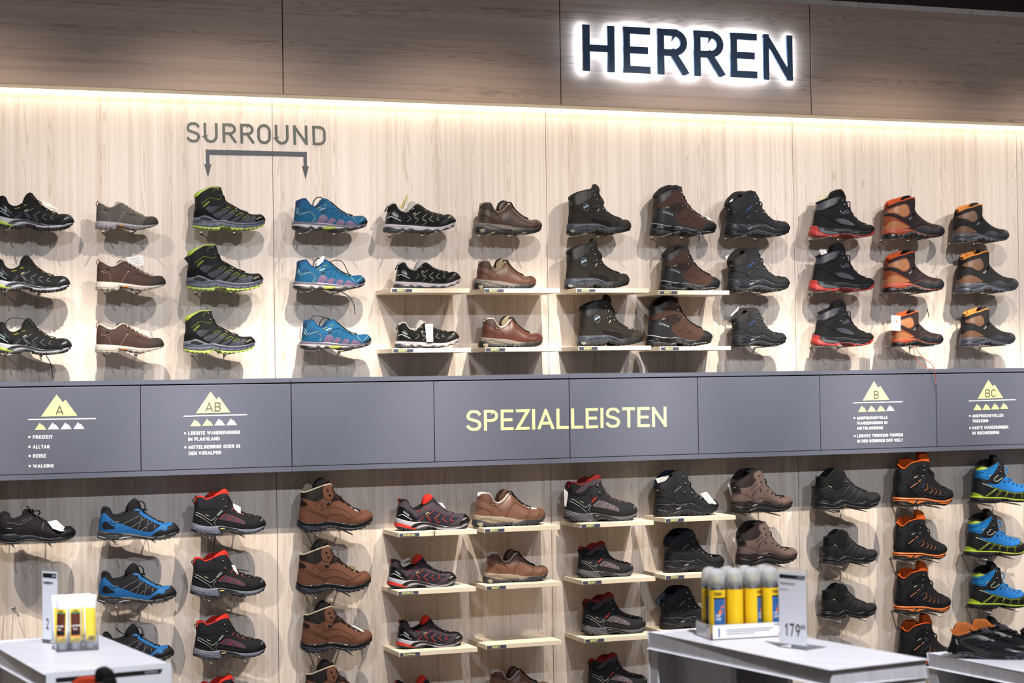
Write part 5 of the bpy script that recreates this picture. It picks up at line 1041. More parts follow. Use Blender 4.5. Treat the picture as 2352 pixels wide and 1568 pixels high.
 'OC': R(up=M('jet_mesh', '1c1e22', .8, .15, 60, .4, 900, kind='mesh'), mid=rubg, out=M('storm_rubber', '353c48', .5, .12), toe=M('jet_gloss', '1b1d21', .3, .05), bump=M('storm_bumper', '4b515e', .5, .1), frame=M('bronze_grey', '40393a', .45, .05), grey=M('storm_print', '3e4450', .5, 0), l=M('bronze_line', '7a6258', .5, 0), pink=M('dusty_pink', 'b89a94', .5, 0), **{'or': M('amber_print', 'f08c4a')}, lin=M('tan_orange_lining', 'd8803c', .75, .08), tongue=M('mauve_fabric', '544852')),
 'KT': R(up=M('ink_suede', '1d1d23'), mid=M('dark_grey_foam', '4a474a'), out=rub, **{'or': M('vermilion_print', 'd8502c', .5, .04)}, blk=M('ink_rubber', '17171c'), gr=M('grey_piping', '55586a'), bl=M('amber_print', 'f08c4a'), lin=M('vermilion_print', 'd8502c'), tongue=M('ink_suede', '1d1d23'), tongue2=M('ink_suede', '1d1d23'), pull=M('vermilion_print', 'd8502c'), lace=blkl),
}
# (model, role, kind name, description, group, rows) ; row = (xL, xR, yB, options)
r3 = ['top', 'middle', 'bottom']
COLS = [
 ('trail', 'U1', 'hiking_shoe', 'black low shoe with silver zigzags and lime heel at the left edge', [(-15, 170, 523), (-22, 161, 667), (-17, 165, 812)]),
 ('leath', 'U2a', 'leather_shoe', 'grey nubuck low shoe with grey-white sole and cream laces', [(220, 365, 526)]),
 ('leath', 'U2', 'leather_shoe', 'brown nubuck low shoe with chalk white sole', [(221, 382, 667), (220, 378, 811)]),
 ('lime', 'U3', 'hiking_boot', 'black mid boot with lime sole and lime collar', [(444, 611, 528), (428, 606, 668), (422, 588, 812)]),
 ('blue', 'U4', 'hiking_shoe', 'petrol blue low shoe with violet mesh windows', [(673, 845, 531), (676, 840, 668), (691, 854, 805)]),
 ('trailb', 'U5', 'hiking_shoe', 'black low shoe with white sole and zigzags', [(883, 1048, 534), (907, 1059, 662, 'c1'), (909, 1056, 800, 'c2')]),
 ('brown', 'U6b', 'leather_shoe', 'dark brown low shoe on pegs with a knotted black lace', [(1094, 1246, 536)]),
 ('brown', 'U6', 'leather_shoe', 'mid brown low shoe on the upper BREIT shelf above the band', [(1092, 1233, 664, 'c3')]),
 ('brown', 'U6c', 'leather_shoe', 'reddish brown low shoe on the lower BREIT shelf above the band', [(1103, 1248, 800, 'c4')]),
 ('darkb', 'U7', 'hiking_boot', 'olive black boot with round pale blue logo', [(1306, 1451, 538), (1301, 1447, 663, 'd1'), (1331, 1479, 794, 'd2')]),
 ('tall', 'U8', 'hiking_boot', 'brown and black tall boot with padded collar', [(1497, 1646, 540), (1518, 1655, 666, 'e1'), (1488, 1637, 794, 'e2')]),
 ('lowm', 'U9', 'hiking_boot', 'graphite boot with small blue lettering', [(1669, 1815.5, 543), (1675, 1815, 670), (1684.5, 1808, 796)]),
 ('reds', 'U10', 'hiking_boot', 'black suede boot with bright red sole', [(1865, 2009, 545), (1864.5, 2008.5, 669), (1870, 2007, 795)]),
 ('tecn', 'U11', 'hiking_boot', 'orange and plum boot with perforated windows', [(2031, 2169, 547), (2031.6, 2168, 671), (2051, 2167, 795)]),
 ('tecn', 'U12', 'hiking_boot', 'black boot with apricot lining and peach dotted windows', [(2193, 2317.5, 555), (2202, 2338, 671), (2210, 2332, 794)]),
 ('merb', 'L1', 'hiking_shoe', 'plain black low shoe', [(-6, 175, 1250), (0, 160, 1548)]),
 ('hblue', 'L2', 'hiking_shoe', 'bright blue and navy low shoe with white side lines', [(224, 414, 1241), (224.5, 407.6, 1387), (228, 402, 1524)]),
 ('midr', 'L3', 'hiking_boot', 'black mid boot with red tongue and red stripes', [(440.7, 612, 1229), (438.4, 612, 1372), (445, 612, 1515), (455, 620, 1655)]),
 ('boot', 'L4', 'hiking_boot', 'chestnut brown nubuck boot with black sole', [(685.4, 858.7, 1223), (682, 855, 1366), (692, 857.8, 1501), (697, 863, 1638)]),
 ('trail', 'L5', 'hiking_shoe', 'mauve low shoe with red zigzag print on a SCHMAL shelf', [(910, 1080, 1217, 'a1'), (893, 1049, 1350, 'a2'), (913, 1064, 1487, 'a3'), (904, 1056, 1620, 'a4')]),
 ('brown2', 'L6', 'leather_shoe', 'tan brown low shoe with sand coloured midsole', [(1088, 1254, 1204, 'f1'), (1113, 1260.5, 1338, 'f2'), (1121, 1266, 1610, 'f4')]),
 ('midr', 'L7', 'hiking_boot', 'charcoal mid boot with mauve mesh', [(1299, 1465.6, 1195, 'b1'), (1329, 1457, 1325, 'b2'), (1339, 1485.5, 1458, 'b3'), (1352.5, 1489, 1590, 'b4')]),
 ('lowm', 'L8', 'hiking_boot', 'navy black nubuck boot with pale lettering', [(1506, 1651.5, 1185, 'g1'), (1527.6, 1665, 1315, 'g2'), (1520, 1655, 1445, 'g3')]),
 ('lowm', 'L9', 'hiking_boot', 'taupe nubuck boot with dark brown sole', [(1683.5, 1822, 1179), (1696, 1833, 1299), (1694, 1818, 1561)]),
 ('adid', 'L10', 'hiking_boot', 'all black mid boot with three dark grey side stripes', [(1873.5, 2022, 1170), (1892, 2016, 1296), (1889, 2014, 1421)]),
 ('orng', 'L11', 'hiking_boot', 'black boot with orange arrows and orange sole line', [(2059, 2190, 1163), (2058, 2176, 1287), (2060.6, 2184.6, 1411), (2068, 2195, 1535)]),
 ('kayl', 'L12', 'hiking_boot', 'sky blue and black boot with lime sole edge', [(2236.5, 2372, 1156), (2221.5, 2356, 1279.5), (2230.7, 2364, 1400), (2232, 2365, 1527)]),
]
GAIN[:] = [1.0, 1.0]
UNIQUE_ROWS = {
 'U2': ['and white tag', 'without a tag'],
 'L1': ['with a curled white tag, below the band', 'mostly hidden behind the left white table'],
 'L6': ['and a white tag on the toe', 'and no tag, above the empty shelf', 'under the empty shelf'],
 'L9': ['hanging directly below the band', 'just above the spray cans', 'seen through the gap under the white table']}
peg_m = M('brushed_steel', 'b9b7b5', 0.3, 0.05, metal=1)
def holder(xw, zg, L, label, slope=0.0, one=False):
    e = empty('shoe_holder', (xw, 0, zg-0.0036)); tag(e, label, 'holder', 'steel peg pairs carrying the shoes')
    for fx in ((0.0,) if one else (0.20*L, 0.66*L)):
        mb = MB(); mb.tube([(fx, 0.004, 0), (fx, -0.212, slope*0.212)], 0.0032, 10); mb.tube([(fx, 0.0, 0), (fx, -0.002, 0)], 0.0075, 12)
        mb.build('peg', peg_m, e, True)
    return e
SHOE_AT = {}
def make_all():
    done = {}
    for (model, role, nm, desc, rows) in COLS:
        key = (model, role)
        proto, L, x0 = make_shoe(nm, SH_LIST[model], ROLE[role])
        n = len(rows)
        for i, r_ in enumerate(rows):
            o = proto if i == 0 else copy_tree(proto)
            shelf_ = r_[3] if len(r_) > 3 else None
            z = SHELVES[shelf_][1] if shelf_ else None
            s = place(o, L, x0, r_[0], r_[1], r_[2], z=z)
            if shelf_ is None: pass
            if role in UNIQUE_ROWS: lab = desc+' '+UNIQUE_ROWS[role][i]
            elif n == 1: lab = desc
            elif n == 3: lab = r3[i]+' '+desc
            else: lab = ('topmost', 'second', 'third', 'lowest')[i]+' '+desc
            lab = ' '.join(lab.split()[:16]); tag(o, lab, 'boot' if 'boot' in nm else 'shoe', '%ss with the same look in one column' % nm.replace('_', ' '))
            SHOE_AT[(role, i)] = (o, L*s, x0)
            if shelf_ is None:
                w_ = {'top': 'top', 'middle': 'middle', 'bottom': 'bottom'}
                holder(o.location.x+x0*s, o.location.z, L*s, 'steel pegs under the '+' '.join(lab.split()[:12]), slope=0.02 if r_[2] < 900 else -0.04)
        for k_ in ('_len', '_x0'):
            for o in [proto]:
                if k_ in o: del o[k_]
make_all()
bpy.context.view_layer.update()
# ------------------------------------------------------------------ loose laces (parts of their shoe)
def to_px(P, o, sc): return [(o[0]+x/sc, o[1]+y/sc) for x, y in P]
def loose(key, s_, o, sc, Y, mat, r=0.0018):
    root = SHOE_AT[key][0]; L_ = smooth(to_px(pts(s_), o, sc), 6); mb = MB()
    mb.tube([at(x, y, Y+0.004*math.sin(i*0.35)) for i, (x, y) in enumerate(L_)], r, 6)
    inv = Matrix.LocRotScale(root.location, root.rotation_euler, root.scale).inverted()
    me = mesh_obj('loose_lace', [inv @ Vector(v) for v in mb.v], mb.f, mat, root, True)
lk = M('lime_black_lace', '3a3c22')
loose(('U1', 2), "10,1180 45,1110 80,1080 150,1080 215,1100 250,1150", (0, 400), 3.267, -0.15, lk)
loose(('U1', 2), "335,1340 375,1410 390,1470 400,1535", (0, 400), 3.267, -0.12, blkl)
dgl = M('dark_green_lace', '26352c')
loose(('U4', 1), "600,880 660,920 695,980 705,1050", (600, 400), 3.267, -0.15, dgl)
loose(('U4', 1), "515,660 550,645 600,650 630,690 655,745", (600, 400), 3.267, -0.15, dgl)
loose(('U4', 2), "360,1105 385,1070 420,1062 480,1075 550,1110", (600, 400), 3.267, -0.15, dgl)
ol = M('rust_lace', 'c0664a', 0.7, 0.1)
loose(('U11', 2), "833,1190 860,1280 920,1335 978,1348", (1820, 400), 3.015, -0.15, ol, 0.0015)
loose(('U11', 2), "845,1190 900,1265 970,1320 990,1400 994,1458", (1820, 400), 3.015, -0.188, ol, 0.0015)
loose(('L5', 0), "970,1100 1030,1108 1075,1135 1090,1180 1075,1260 1040,1310 1010,1380", (890, 1105), 10.008, -PS-0.006, M('mauve_lace', '5e525c'), 0.0017)
loose(('L3', 0), "1528,520 1515,610 1520,665", (0, 1060), 3.086, -0.12, blkl)
loose(('L3', 1), "1640,760 1700,765 1765,775", (0, 1060), 3.086, -0.14, blkl)
loose(('L11', 0), "95,360 170,380 230,450 250,530 200,600 160,590", (2117, 1040), 10.008, -0.15, M('amber_black_lace', '2a1c18'), 0.0026)
loose(('U10', 2), "935,930 945,990", (1820, 400), 3.015, -0.15, blkl)
loose(('L2', 2), "820,1180 850,1205 885,1225 930,1235", (0, 1060), 3.086, -0.13, blkl, 0.0022)
# ------------------------------------------------------------------ paper tags
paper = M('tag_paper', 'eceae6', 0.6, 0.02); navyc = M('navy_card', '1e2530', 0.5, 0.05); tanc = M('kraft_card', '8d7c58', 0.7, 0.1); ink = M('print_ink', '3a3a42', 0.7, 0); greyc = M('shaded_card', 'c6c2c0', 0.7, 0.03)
def card(s_, o, sc, Y, mat, label, name='price_tag', print_=True, dy=None):
    P = to_px(pts(s_), o, sc); n = len(P)
    Ys = dy if dy else [Y]*n
    W_ = [Vector(at(x, y, yy)) for (x, y), yy in zip(P, Ys)]
    c = sum(W_, Vector())/n; e = empty(name, c)
    nn = Vector((0, 0, 0))
    for i in range(n): nn += (W_[i]-c).cross(W_[(i+1) % n]-c)
    nn.normalize(); nn = nn if nn.y < 0 else -nn
    b = MB().prism([w_-c for w_ in W_], -nn*0.0006).build('card', mat, e)
    if print_ and n >= 4:
        a, bb, d = W_[0]-c, W_[1]-c, W_[-1]-c; mb = MB()
        for r_ in range(5):
            t = 0.16+0.15*r_; l = (0.85, 0.6, 0.75, 0.5, 0.7)[r_]; s = 0.12
            p0 = a+(d-a)*t+(bb-a)*s; p1 = a+(d-a)*t+(bb-a)*(s+(1-2*s)*l); dn = (d-a)*0.05
            mb.add([p0+nn*0.0003, p1+nn*0.0003, p1+dn+nn*0.0003, p0+dn+nn*0.0003], [(0, 1, 2, 3)])
        mb.build('print', M('faint_print', 'a6a6ac', 0.7, 0) if mat is not navyc else M('navy_print', '59606c', 0.7, 0), e)
    tag(e, label, 'tag', 'paper tags on the shoes'); return e
card("960,305 1110,360 1325,505 1000,395", (0, 430), 10.008, -0.14, paper, 'white tag lying on the laces of the top black shoe at left edge', dy=[-.13, -.11, -.14, -.16])
card("690,180 705,210 975,385 960,345", (0, 430), 10.008, -0.15, M('brown_card', '4a3430', .7, .1), 'narrow brown tag edge above the top black shoe at left edge', print_=False)
t = card("880,320 1275,258 1308,485 1060,520", (200, 560), 10.008, -0.10, paper, 'white barcode tag standing behind the laces of the middle brown shoe')
card("125,480 240,390 250,640", (410, 545), 10.008, -0.09, navyc, 'dark card corner poking out behind the middle lime soled boot', print_=False)
card("415,690 430,625 475,612 462,670", (600, 400), 3.267, -0.15, paper, 'white slip tucked in the middle petrol blue shoe')
card("575,490 755,150 762,300 750,500", (860, 430), 10.008, -0.11, M('olive_card', 'b0a868', .6, .1), 'olive edged booklet standing in the top black and white shoe', print_=False)
card("655,520 745,255 760,480", (860, 430), 10.008, -0.125, greyc, 'grey leaflet beside the olive booklet in the black shoe', print_=False)
card("1042,850 1190,855 1196,1195 1070,1192", (850, 640), 8.254, -0.178, paper, 'long white tag hanging over the lower shelf black and white shoe')
card("905,600 1000,612 1045,655 950,658", (1270, 640), 5.47, -0.135, tanc, 'small tan tag on the toe of the lowest olive black boot')
card("1480,832 1680,885 1825,1045 1640,985", (1460, 410), 10.008, -0.14, paper, 'white tag on the toe of the top brown and black tall boot', dy=[-.13, -.10, -.14, -.17])
card("1320,235 1385,180 1365,260 1345,335", (1260, 400), 3.267, -0.10, paper, 'white card behind the heel of the top graphite boot')
card("355,385 590,298 500,440 480,795 462,800", (1630, 550), 10.008, -0.09, paper, 'white leaflet behind the heel of the middle graphite boot')
card("1368,1055 1430,990 1410,1060 1395,1130", (1260, 400), 3.267, -0.10, paper, 'white card behind the heel of the bottom graphite boot')
card("520,230 655,230 730,310 570,378", (1830, 550), 10.008, -0.10, paper, 'white tag in the collar of the middle red soled boot')
card("188,145 245,150 240,170 180,200", (1820, 400), 3.015, -0.09, M('ivory_card', 'd4cfa8', .7, .05), 'ivory card behind the top red soled boot', print_=False)
t = card("685,975 750,980 750,1085 685,1080", (1820, 400), 3.015, -0.19, paper, 'white tag with orange sticker on the bottom orange boot')
MB().add([Vector((x, -0.0006, z)) for x, z in ((.001, .012), (.007, .012), (.007, .003), (.001, .003))], [(0, 1, 2, 3)]).build('sticker', M('orange_sticker', 'ee7a3e', .5, 0), t)
t = card("1095,580 1295,535 1550,770 1400,800 1220,735", (0, 1140), 10.008, -0.15, paper, 'curled white tag on the toe of the plain black shoe below the band', dy=[-.14, -.12, -.15, -.185, -.18])
card("1650,295 1705,320 1707,410 1665,365", (0, 1060), 3.086, -0.15, paper, 'white tag on the laces of the topmost red tongued boot')
card("1640,730 1665,735 1693,800 1680,818", (0, 1060), 3.086, -0.15, paper, 'white tag on the laces of the second red tongued boot')
card("465,303 500,312 588,365 575,372", (640, 1060), 3.086, -0.14, paper, 'white tag edge on the topmost chestnut boot', print_=False)
card("480,735 545,742 545,785 500,760", (640, 1060), 3.086, -0.13, tanc, 'tan tag on the second chestnut boot', print_=False)
card("510,1158 535,1160 622,1208 612,1216", (640, 1060), 3.086, -0.14, paper, 'white tag edge on the third chestnut boot', print_=False)
card("1165,482 1260,500 1350,630 1290,600", (890, 1105), 10.008, -0.13, paper, 'white tag on the laces of the top SCHMAL shelf shoe', print_=False)
card("600,885 735,822 765,850 630,925", (850, 1180), 8.254, -0.115, greyc, 'grey leaflet inside the second SCHMAL shelf shoe', print_=False)
card("1350,530 1480,590 1690,612 1660,655 1480,622", (1065, 1105), 10.008, -0.14, paper, 'white tag on the toe of the top tan brown shoe', print_=False)
card("205,530 312,602 300,860 262,938 215,915", (1275, 1070), 10.008, -0.13, greyc, 'grey white tag hanging at the heel of the topmost charcoal boot', print_=False)
card("260,390 612,293 480,440 310,495", (1480, 1060), 10.008, -0.12, greyc, 'folded white booklet behind the collar of the top navy black boot')
card("1290,735 1430,690 1662,965 1520,1012", (1480, 1060), 10.008, -0.17, paper, 'white tag on the toe of the top navy black boot')
card("175,585 295,455 310,560 280,705", (1470, 1268), 5.227, -0.12, navyc, 'black card behind the heel of the bottom navy black boot')
card("1910,500 2122,305 2030,560 2070,800 2012,845", (1480, 1060), 10.008, -0.09, greyc, 'white leaflet behind the heel of the topmost taupe boot', print_=False)
card("1225,580 1290,528 1278,690 1255,692", (1270, 1040), 2.97, -0.10, greyc, 'white leaflet behind the heel of the middle taupe boot', print_=False)
card("605,1112 800,1112 800,1160 620,1182", (1850, 1060), 10.008, -0.06, greyc, 'white tag hanging below the top all black boot')
card("220,1135 262,1133 263,1165 225,1169", (1840, 1040), 2.969, -0.06, greyc, 'white tag hanging below the bottom all black boot')
card("1900,700 1950,680 2272,750 2275,805 2120,800", (2117, 1160), 10.008, -0.10, M('dim_card', '8a8682', .7, .03), 'grey tag behind the toe of the second sky blue boot', print_=False)
card("2050,745 2120,770 2352,858 2352,880", (2117, 1040), 10.008, -0.15, paper, 'white tag strip on the laces of the topmost sky blue boot', print_=False)
# lonely peg at the left edge
q = at(31, 1395); holder(q[0], q[2], 0.1, 'lone steel peg with no shoe, at the left edge above the white table', -0.03, one=True)
# ------------------------------------------------------------------ white display tables
def v3(a): return Vector([float(x) for x in a])
def table(P, th, label, body, zt):
    """P: four top corners (front-left, front-right, back-right, back-left) on the floor plan"""
    c = sum(P, Vector())/4; e = empty('display_table', (c.x, c.y, 0)); Q = [Vector((p.x-c.x, p.y-c.y, 0)) for p in P]
    up = Vector((0, 0, zt))
    t_ = bevel(MB().prism([q+up-Vector((0, 0, th)) for q in Q], (0, 0, th)).build('tabletop', wood_w, e), 0.006, 3)
    for (pa, pb, wd, inset) in body:       # leg panels between two corners of the plan
        a, b = Q[0]+(Q[1]-Q[0])*pa[0]+(Q[3]-Q[0])*pa[1], Q[0]+(Q[1]-Q[0])*pb[0]+(Q[3]-Q[0])*pb[1]
        d = (b-a).normalized(); n = Vector((-d.y, d.x, 0))*wd
        bevel(MB().prism([a, b, b+n, a+n], (0, 0, zt-th+0.0005)).build('leg_panel', wood_w, e), 0.003, 2)
    return tag(e, label, 'table', 'whitewashed display tables in front of the shoe wall')
HT = -0.79
R_ = [v3(atZ(*q, HT)) for q in ((1909, 1538), (2145, 1516), (1672, 1439), (1489, 1455))]
e1 = (R_[0]-R_[3]).normalized(); e2 = Vector((-e1.y, e1.x, 0)); wd_ = 0.335; ln_ = (R_[0]-R_[3]).length
P = [R_[3]+e1*ln_, R_[3]+e1*ln_+e2*wd_, R_[3]+e2*wd_, R_[3]]
TR = P
table([P[0], P[1], P[2], P[3]], 0.045, 'whitewashed table with spray cans and a price stand, in front at right', [((0.004, 0.004), (0.996, 0.004), 0.045, 0), ((0.996, 0.996), (0.004, 0.996), 0.045, 0), ((0.16, 0.60), (0.16, 0.99), -0.02, 0), ((0.84, 0.60), (0.84, 0.99), 0.02, 0)], Z0+HT)
L_ = [v3(atZ(*q, HT)) for q in ((94, 1533), (385, 1524), (221, 1457))]
e1l = (L_[2]-L_[1]).normalized(); e2l = Vector((e1l.y, -e1l.x, 0)); wl = 0.345; ll = (L_[2]-L_[1]).length
PL = [L_[1]-e2l*wl, L_[1], L_[1]+e1l*ll, L_[1]-e2l*wl+e1l*ll]
table(PL, 0.045, 'white table with leather wax tubes, at the lower left corner', [((0.004, 0.004), (0.996, 0.004), 0.04, 0), ((0.996, 0.996), (0.004, 0.996), 0.04, 0), ((0.06, 0.07), (0.06, 0.94), -0.02, 0)], Z0+HT)
HT3 = -0.95
T0 = v3(atZ(2131, 1503, HT3)); T1 = v3(atZ(2352, 1545, HT3)); e1t = (T1-T0).normalized(); e2t = Vector((-e1t.y, e1t.x, 0))
PT = [T0+e1t*0.95, T0+e1t*0.95+e2t*0.75, T0+e2t*0.75, T0]
table(PT, 0.042, 'lower whitewashed table carrying a pair of black and orange shoes, right corner', [((0.004, 0.004), (0.996, 0.004), 0.04, 0), ((0.996, 0.996), (0.004, 0.996), 0.04, 0)], Z0+HT3)
bxm = M('blue_carton', '26305a', 0.6, 0.06, 8)
# cartons on a shelf board under the lower table
c = sum(PT, Vector())/4; zc = Z0+HT3-0.042-0.165
e = empty('stock_shelf', (c.x, c.y, zc)); tag(e, 'whitewashed shelf board under the lower right table', 'shelf')
MB().prism([Vector((p.x-c.x, p.y-c.y, 0))*0.90 for p in PT], (0, 0, -0.02)).build('board', wood_w, e)
for j, lab in enumerate(('dark blue shoe carton under the lower right table, nearest its left corner', 'dark blue shoe carton under the lower right table, right one of two')):
    o_ = T0+e1t*(0.16+0.0*j)+e2t*(0.06+0.30*j); e = empty('shoe_carton', (o_.x, o_.y, zc+0.001)); tag(e, lab, 'box', 'dark blue cartons under the table')
    MB().prism([Vector((0, 0, 0)), e2t*0.26, e2t*0.26+e1t*0.33, e1t*0.33], (0, 0, 0.095)).build('carton', bxm, e)
    MB().prism([-e2t*.003-e1t*.003+Vector((0, 0, .080)), e2t*0.263-e1t*.003+Vector((0, 0, .080)), e2t*0.263+e1t*0.333+Vector((0, 0, .080)), -e2t*.003+e1t*0.333+Vector((0, 0, .080))], (0, 0, 0.022)).build('lid', bxm, e)
# the pair of shoes on it
proto, L0, x0 = make_shoe('trail_shoe', TABL, ROLE['OC'])
for j, (a, b, lab) in enumerate((((2171, 1509), (2300, 1516), 'black and orange lined shoe on the low white table, nearer one of the pair'), ((2212, 1500), (2345, 1506), 'black and orange lined shoe on the low white table, behind its twin'))):
    o = proto if j == 0 else copy_tree(proto)
    A_, B_ = v3(atZ(*a, HT3)), v3(atZ(*b, HT3)); d = B_-A_; s = 0.30/L0
    o.scale = (s*0.92, s*0.92, s*0.80); ang = math.radians(-30); o.rotation_euler = (0, 0, ang)
    o.location = A_+Vector((math.cos(ang), math.sin(ang), 0))*(-x0*s); o.location.z = Z0+HT3+0.0005
    tag(o, lab, 'shoe', 'pair of black shoes with orange lining on the low table')
# black boot at the right frame edge behind the table, only its lacing side shows
o, L1_, x1_ = make_shoe('hiking_boot', REDS, dict(ROLE['U10'], out=rub, knit=blk, lace=blkl))
s = place(o, L1_, x1_, 2338, 2470, 1530); tag(o, 'black boot cut by the right frame edge, with a black lace loop', 'boot')
holder(o.location.x+x1_*s, o.location.z, L1_*s, 'pair of steel pegs under the black boot cut by the right edge', -0.04)
# ------------------------------------------------------------------ spray cans in their tray
clear = plastic('clear_acrylic', 'f2f4f8', 0.05, 0.95); frost = plastic('frosted_cap', 'f4f5f7', 0.22, 0.72)
canY = M('can_yellow', 'f0c420', 0.35, 0.03, 30); canM = M('can_aluminium', 'c4c6ca', 0.3, 0.02, metal=1); canB = M('can_photo_blue', '2f5f98', 0.4, 0.6, 45); canN = M('nozzle_yellow', 'eedd90', 0.5, 0.02); canO = M('print_orange', 'f07a30', 0.4, 0.3, 80); canW = M('print_white', 'f2f2ee', 0.5, 0); canK = M('print_black', '1c1c1e', 0.5, 0)
A0, A1, A2 = [v3(atZ(*q, HT)) for q in ((1633, 1470.5), (1790, 1462), (1569.5, 1460))]
ex = (A1-A0).normalized(); ey = Vector((-ex.y, ex.x, 0)); zt = Z0+HT+0.0006
tw, td, thh = 0.262, 0.125, 0.046
e = empty('display_tray', (A0.x, A0.y, zt)); tag(e, 'clear tray with white cards holding the yellow spray cans', 'tray')
def slab(mb, o, a, b, z0, z1): return mb.prism([o+Vector((0, 0, z0)), o+a+Vector((0, 0, z0)), o+a+b+Vector((0, 0, z0)), o+b+Vector((0, 0, z0))], (0, 0, z1-z0))
Zv = Vector()
slab(MB(), Zv, ex*tw, ey*td, 0, .002).build('tray_floor', clear, e)
for o_, a, b, nm in ((Zv, ex*tw, ey*.002, 'tray_side'), (ey*(td-.002), ex*tw, ey*.002, 'tray_side'), (Zv+ey*.002, ex*.002, ey*(td-.004), 'tray_side'), (ex*(tw-.002)+ey*.002, ex*.002, ey*(td-.004), 'tray_side')):
    slab(MB(), o_, a, b, .002, thh).build(nm, clear, e)
for k_, (o_, a, nrm) in enumerate(((ex*.006-ey*.0012, ex*(tw-.01), -ey), (-ex*.0012+ey*(td-.006), -ey*(td-.012), -ex))):
    f = slab(MB(), o_, a, nrm*-0.0006 if k_ == 0 else nrm*-0.0006, .003, thh-.002).build('info_card', paper, e)
    un = a.normalized(); ln2 = a.length; mb = MB()
    sc_ = 1.0 if k_ == 0 else 0.5
    for r_ in range(3):
        p = o_+nrm*0.0004+un*(ln2*0.17); z = .0275-.0065*r_; l = ln2*(0.60, 0.56, 0.36)[r_]
        mb.prism([p+Vector((0, 0, z)), p+un*l+Vector((0, 0, z)), p+un*l+Vector((0, 0, z+.0022)), p+Vector((0, 0, z+.0022))], nrm*0.0003)
    mb.build('print', M('card_text', '9a9aa6', 0.7, 0), f)
    text_mb(MB(), 'INTERSPORT', o_+nrm*0.0007+un*(ln2*.79)+Vector((0, 0, .036)), o_+nrm*0.0007+un*(ln2*.965)+Vector((0, 0, .036)), 0.0042, 0.0003, 0.2, 0.12, fit=True).build('lettering', M('shop_purple', '8a3a78', 0.5, 0), f)
    pr_ = MB(); p = o_+nrm*0.0004+un*(ln2*.83)+Vector((0, 0, .006))
    pr_.prism([p, p+un*ln2*.125, p+un*ln2*.135+Vector((0, 0, .0075)), p+un*ln2*.01+Vector((0, 0, .0075))], nrm*0.0003); pr_ = pr_.build('price_flash', M('flash_red', 'cc2f40', 0.5, 0), f)
    text_mb(MB(), '13.-', p+nrm*0.0007+un*ln2*.035+Vector((0, 0, .0018)), p+nrm*0.0007+un*ln2*.10+Vector((0, 0, .0018)), 0.0042, 0.0003, 0.2).build('lettering', canW, pr_)
    p = o_+nrm*0.0004+un*(ln2*.07)
    MB().prism([p+Vector((0, 0, .008)), p+un*.0045+Vector((0, 0, .008)), p+un*.0045+Vector((0, 0, .034)), p+Vector((0, 0, .034))], nrm*0.0003).build('can_picture', canB, f)
def sector(mb, r, z0, z1, a0, a1, n=16):
    k0 = len(mb.v); V_ = []
    for i in range(n+1):
        a = math.radians(a0+(a1-a0)*i/n)
        V_ += [(r*math.cos(a), r*math.sin(a), z0), (r*math.cos(a), r*math.sin(a), z1)]
    return mb.add(V_, [(2*i, 2*i+2, 2*i+3, 2*i+1) for i in range(n)])
def wrap_text(mb, txt, r, a0, a1, z, h, wd=0.18):
    q, W_ = text_quads(txt, wd, 0.14)
    for poly in q:
        mb.add([(r*math.cos(math.radians(a0+(a1-a0)*x/W_)), r*math.sin(math.radians(a0+(a1-a0)*x/W_)), z+y*h) for x, y in poly], [tuple(range(len(poly)))])
def can(loc, turn, label, kind):
    e = empty('spray_can', loc); e.rotation_euler = (0, 0, turn); r = 0.0255
    MB().lathe([(r*.9, 0), (r, .002), (r, .146), (r*.97, .149), (r*.80, .158), (r*.62, .164)], n=40).build('body', canM, e, True)
    MB().lathe([(.0105, .164), (.0105, .176), (.008, .186), (.0065, .1875)], n=20).build('nozzle', canN, e, True)
    MB().lathe([(r*.99, .150), (r*.99, .178), (r*.93, .192), (r*.75, .201), (r*.4, .2065), (.0005, .2078)], n=40).build('cap', frost, e, True)
    lab = sector(MB(), r+.0004, .006, .144, 0, 360, 48).build('label_wrap', canY, e, True)
    if kind:       # picture side, centred on angle -90 (towards local -y)
        sector(MB(), r+.0008, .030, .122, -150, -62).build('picture', canB, lab, True)
        sector(MB(), r+.0009, .117, .122, -150, -62).build('picture_bar', canK, lab, True)
        mb = MB()
        sh = [(-.3, .55), (-.1, .62), (.05, .75), (.2, .72), (.35, .85), (.42, .7), (.2, .5), (-.05, .4), (-.3, .42)]
        a_ = [(math.radians(-104+x*55), .040+z*.075) for x, z in sh]
        mb.add([((r+.0012)*math.cos(t_), (r+.0012)*math.sin(t_), z_) for t_, z_ in a_], [tuple(range(len(a_)))]); mb.build('picture_shoe', canO, lab)
        mb = MB(); wrap_text(mb, 'TOP', r+.0013, -140, -110, .064, .0075); wrap_text(mb, 'CARE' if kind == 1 else 'SHOE', r+.0013, -140, -105, .0545, .0075); wrap_text(mb, 'HIGH', r+.0013, -120, -90, .012, .006)
        mb.build('lettering', canW, lab)
        sector(MB(), r+.0008, .009, .0285, -150, -62).build('lower_band', M('band_blue', '3a78b8', .4, .1), lab, True)
        mb = MB(); wrap_text(mb, 'TOKO', r+.0012, -150, -95, .128, .010, 0.24); mb.build('brand_mark', canK, lab)
    mb = MB()
    for q_ in range(3):
        a = math.radians(-40+q_*26); cx_, cy_ = (r+.0009)*math.cos(a), (r+.0009)*math.sin(a); tn = Vector((-math.sin(a), math.cos(a), 0))
        mb.add([Vector((cx_, cy_, .129))+tn*.0052*math.cos(u_)+Vector((0, 0, .0062*math.sin(u_))) for u_ in np.linspace(0, 2*math.pi, 12, endpoint=False)], [tuple(range(12))])
    mb.build('icons', canW, lab)
    tag(e, label, 'spray can', 'yellow spray cans in the clear tray'); return e
pos = 0
nm_f = ['leftmost of the front row', 'second from left in the front row', 'third from left in the front row', 'rightmost of the front row']
